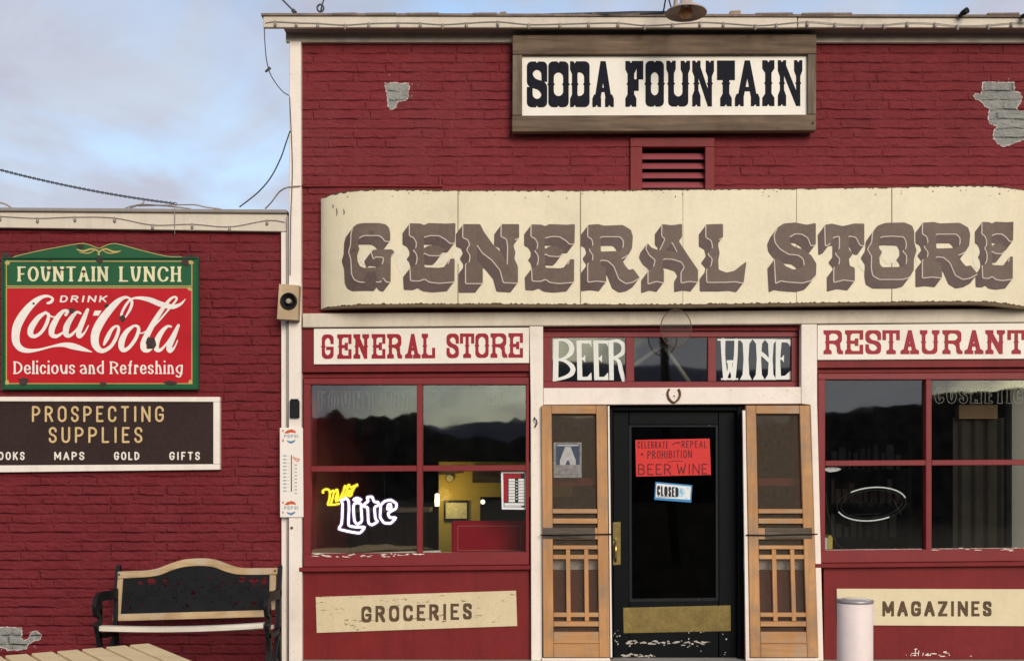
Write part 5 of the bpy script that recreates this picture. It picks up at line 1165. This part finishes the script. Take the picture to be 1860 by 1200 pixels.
# ------------------------------------------------------------------ garden bench
m_pine = wood('weathered pine', (.38, .245, .115), (.58, .42, .235), .6, axis=0, grain=22, grey=(.45, .38, .29))
m_pinev = wood('weathered pine upright', (.38, .245, .115), (.58, .42, .235), .6, axis=2, grain=22, grey=(.42, .35, .27))
m_slat = wood('bleached slat', (.62, .54, .42), (.78, .71, .60), .6, axis=0, grain=18)
bench = thing('garden_bench', 'garden bench with arched pale timber back, black lattice panel and cast iron ends', 'bench', (W(350, 0, .5).x, -.5, 0))
BK = .32
zz = lambda pts: [(150+x/5.027, 1000+y/5.027) for x, y in pts]
topl = [q[:2] for q in catmull([p+(0,) for p in zz([(318, 190), (450, 184), (560, 180), (680, 160), (790, 118), (900, 84), (1010, 70), (1110, 69), (1210, 82), (1310, 118), (1400, 148), (1490, 158), (1600, 158), (1775, 156)])], 3)]
botl = [q[:2] for q in catmull([p+(0,) for p in zz([(318, 255), (450, 246), (580, 240), (700, 222), (800, 182), (900, 152), (1010, 138), (1110, 138), (1200, 150), (1290, 184), (1390, 212), (1490, 218), (1600, 218), (1775, 216)])], 3)]
mb = MB(); mb.slab(topl + botl[::-1], BK, .04); mk('top_rail', mb, m_pine, bench, bevel=.004)
mb = MB(); mb.slab(zz([(318, 258), (368, 254), (345, 575), (290, 585)]), BK-.001, .035); mk('back_stile', mb, m_pinev, bench, bevel=.003)
mb = MB(); mb.slab(zz([(1707, 220), (1765, 220), (1755, 535), (1700, 540)]), BK-.001, .035); mk('back_stile', mb, m_pinev, bench, bevel=.003)
mb = MB(); mb.slab(zz([(275, 578), (1680, 540), (1690, 602), (270, 642)]), BK+.004, .04); mk('lower_rail', mb, m_pine, bench, bevel=.004)
s = Sh(); s.poly([q for q in botl] + zz([(1720, 300), (1720, 560), (330, 590), (345, 300)]))
for i in range(58):
    x, y = random.uniform(390, 1690), random.uniform(215, 540); cx, cy = zz([(x, y)])[0]
    s.blob(cx, cy, random.uniform(.8, 2.6), random.uniform(1, 3.4), True, 8, .3)
for x, y, a_, b_ in ((620, 275, 9, 6), (1450, 262, 8, 5), (1560, 270, 8, 4), (1660, 275, 6, 6), (880, 300, 4, 3), (520, 290, 5, 3.5), (1230, 330, 3, 4), (760, 270, 4, 4), (1690, 400, 3, 6), (840, 430, 3, 3), (1010, 385, 5, 4), (1400, 480, 4, 3), (960, 500, 4, 3), (1560, 480, 5, 4)): s.blob(*zz([(x, y)])[0], a_, b_, True, 9, .3)
mb = MB(); mb.shape(s, at(BK-.012), .014)
s = Sh()
for i in range(15):
    cx, cy = zz([(420+i*86, 400+60*math.sin(i*1.9))])[0]
    s.brush([(cx+r_*math.cos(a_), cy+r_*math.sin(a_)*.9, 2.2) for a_, r_ in [(k*.8+i, 1.5+k*.95) for k in range(9)]], 6, 2)
for i in range(46):
    cx, cy = zz([(random.uniform(370, 1690), random.uniform(235, 550))])[0]; s.blob(cx, cy, random.uniform(1.8, 4), random.uniform(1.2, 3), n=8)
mb.shape(s, at(BK-.004), .008); mk('lattice_panel', mb, m_iron, bench)
def bench_end(x):
    mb = MB()
    def st(P, w, th=.02):
        Q = catmull(P, 5); s_ = Sh()
        s_.brush([(a_*1000, b_*1000, w*1000) for a_, b_ in P], 8, 5)
        v, T = s_.tris()
        E = {}
        for f in T:
            for i in range(3): E[(f[i], f[(i+1) % 3])] = 1
        for sx, fl in ((-th/2-.006, 0), (th/2+.006, 1)):
            for f in T:
                q = [Vector((x+sx, -v[i][0]/1000, v[i][1]/1000)) for i in f]; mb.face(q[::-1] if fl else q)
        for a_, b_ in E:
            if (b_, a_) not in E: mb.face([Vector((x+o_, -v[i][0]/1000, v[i][1]/1000)) for i, o_ in ((a_, -th/2-.006), (b_, -th/2-.006), (b_, th/2+.006), (a_, th/2+.006))])
    st([(.26, .0), (.30, .2), (.33, .42), (.31, .66), (.265, .90)], .045); st([(.72, 0), (.70, .15), (.66, .3), (.70, .44), (.73, .50)], .05)
    st([(.30, .70), (.45, .70), (.60, .71), (.70, .70), (.745, .66), (.73, .60), (.69, .60), (.685, .635), (.71, .65)], .072); st([(.31, .42), (.5, .40), (.7, .42)], .04); st([(.69, .61), (.66, .55), (.69, .48)], .032); st([(.33, .40), (.45, .25), (.5, .12), (.42, .08), (.38, .16), (.46, .2)], .024); st([(.70, .2), (.6, .22), (.54, .15)], .024)
    return mb
for x in (W(196, 0, .5).x, W(497, 0, .5).x):
    mb = bench_end(x); mk('end_frame', mb, m_iron, bench)
xa, xb = W(199, 0, .5).x, W(490, 0, .5).x
for k in range(5):
    y0 = .345+k*.078; mb = MB(); n = 14; top = []; 
    sag = .018 if k == 4 else .012
    for i in range(n):
        f0, f1 = i/n, (i+1)/n
        def zf(f): return .452 - (.042, .031, .020, .008, 0)[k] + .022*(f-.1) - sag*4*f*(1-f) + (.008 if k == 4 else 0)
        X0, X1 = xa+(xb-xa)*f0, xa+(xb-xa)*f1
        hh = .037 if k == 4 else .026
        F = [Vector((X0, -y0-.066, zf(f0))), Vector((X1, -y0-.066, zf(f1))), Vector((X1, -y0-.066, zf(f1)+hh)), Vector((X0, -y0-.066, zf(f0)+hh))]
        mb.prism(F, [q+Vector((0, .066, 0)) for q in F])
    mk('seat_slat', mb, m_slat, bench)
mb = MB()
for x, y in ((333, 215), (1757, 182)): q = zz([(x, y)])[0]; mb = MB(); mb.lathe([(.008, 0), (.007, -.005)], W(*q, BK), 'y', 8); mk('bolt', mb, m_iron, bench)

# ------------------------------------------------------------------ slatted picnic table in the foreground
A = Vector((-1.895, -3.30, .75)); u = Vector((.574, -.819, 0)); v = Vector((-.819, -.574, 0))
table = thing('picnic_table', 'slatted pale timber picnic table top in the bottom left corner', 'table', A + u*.8 + v*.4 - Vector((0, 0, .75)))
m_tab = NT('dusty table timber'); dotu = m_tab.n.new('ShaderNodeMapping'); dotu.inputs['Rotation'].default_value = (0, 0, R(55)); dotu.inputs['Scale'].default_value = (1.5, 24, 24)
m_tab.l.new(m_tab.pos, dotu.inputs['Vector']); gr = m_tab.noise(1, 5, .6, dotu.outputs['Vector'], .4)
col = m_tab.mix(.3, m_tab.ramp(gr, .3, .7, (.58, .42, .21), (.78, .59, .32)), m_tab.ramp(m_tab.noise(5, 6, .7), .3, .7, (.50, .37, .2), (.80, .62, .36))); m_tab.bump(gr, .2, .003); m_tab.base(col, .7); m_tab = m_tab.m
for k in range(7):
    w0 = k*.1185; c_ = A + v*(w0+.0525) + u*.8 + Vector((0, 0, -.016)) + u*random.uniform(-.004, .004)
    mk('slat', MB().obox(c_, u*.8, v*.0495, Vector((0, 0, .016))), m_tab, table, bevel=.004)
for f in (.15, .8, 1.45): mk('cross_batten', MB().obox(A + u*f + v*.41 + Vector((0, 0, -.055)), u*.04, v*.38, Vector((0, 0, .02))), m_tab, table)
for f in (.2, 1.4):
    for sg in (-1, 1):
        a_ = A + u*f + v*(.41+sg*.12) + Vector((0, 0, -.08)); b_ = A + u*f + v*(.41+sg*.5) + Vector((0, 0, -.75)); dr = (b_-a_)
        mk('leg', MB().obox((a_+b_)/2+u*.03*sg, u*.022, dr.normalized().cross(u)*.045, dr/2), m_tab, table)

# ------------------------------------------------------------------ what stands across the street (seen mirrored in the glass)
def ridge(name, y, prof, depth, mat, x0=-260, x1=260, n=140):
    mb = MB(); rows = []
    for i in range(n+1):
        x = x0+(x1-x0)*i/n; h = prof(x)
        rows.append([mb.bm.verts.new((x, y + depth*(j/4) - (1-(j/4-.5)**2*4)*0 , h*math.sin(math.pi*min(1, j/4*.5+0.0)) if j < 4 else h)) for j in range(5)] + [mb.bm.verts.new((x, y+depth*1.6, -1))])
    for a_, b_ in zip(rows[:-1], rows[1:]):
        for j in range(5): mb.bm.faces.new((a_[j], b_[j], b_[j+1], a_[j+1])).smooth = True
    o = mk(name, mb, mat); o['kind'] = 'structure'; return o
def hn(x, s_): return math.sin(x*.05*s_+1.3)+.5*math.sin(x*.13*s_+.4)+.3*math.sin(x*.31*s_)
m_hill = paint('hazy blue hill', (.085, .10, .14), .95, .15, .02, spec=0); m_scrub = paint('dark scrub slope', (.016, .019, .02), .95, .5, .2, spec=0)
ridge('hill', -420, lambda x: 29.5+2.0*hn(x, .35), -90, m_hill, -520, 520)
ridge('scrub_slope', -75, lambda x: 5.3+.25*hn(x, 1.6)+.16*math.sin(x*1.9)+.14*math.sin(x*4.3)+1.9/(1+math.exp((x+6.5)*.9)), -14, m_scrub, -80, 90, 420)
t = thing('warehouse', 'long dark warehouse across the street mirrored in the right window', 'building', (20, -40, 0))
mb = MB(); mb.prism([Vector((13.6, -40, 0)), Vector((30, -40, 0)), Vector((30, -40, 6.2)), Vector((14.6, -40, 4.75)), Vector((14.6, -40, 4.5)), Vector((13.6, -40, 4.45))], [Vector((13.6, -52, 0)), Vector((30, -52, 0)), Vector((30, -52, 6.2)), Vector((14.6, -52, 4.75)), Vector((14.6, -52, 4.5)), Vector((13.6, -52, 4.45))])
bmesh.ops.recalc_face_normals(mb.bm, faces=mb.bm.faces); mk('body', mb, paint('dark siding', (.02, .021, .024), .8, .3, 1), t)
t = thing('utility_pole', 'dark leaning pole mirrored in the transom glass above the door', 'pole', (2.9, -12, 0))
mb = MB(); mb.tube([(3.2, -12, 0), (2.75, -12, 6)], .09, 10); mk('pole', mb, m_iron, t)
mb = MB(); mb.box(2.2, 3.6, -12.06, -11.94, 5.2, 5.32); mk('cross_arm', mb, m_iron, t)
t = thing('diagonal_braces', 'two pale diagonal brace bars behind the transom glass above the door', 'brace', W(1205, 690, -.3))
for P in ([(1140, 672), (1222, 612)], [(1203, 624), (1256, 700)]): mk('bar', MB().tube([W(x, y, -.3) for x, y in P], .02, 6), m_signwhite, t)
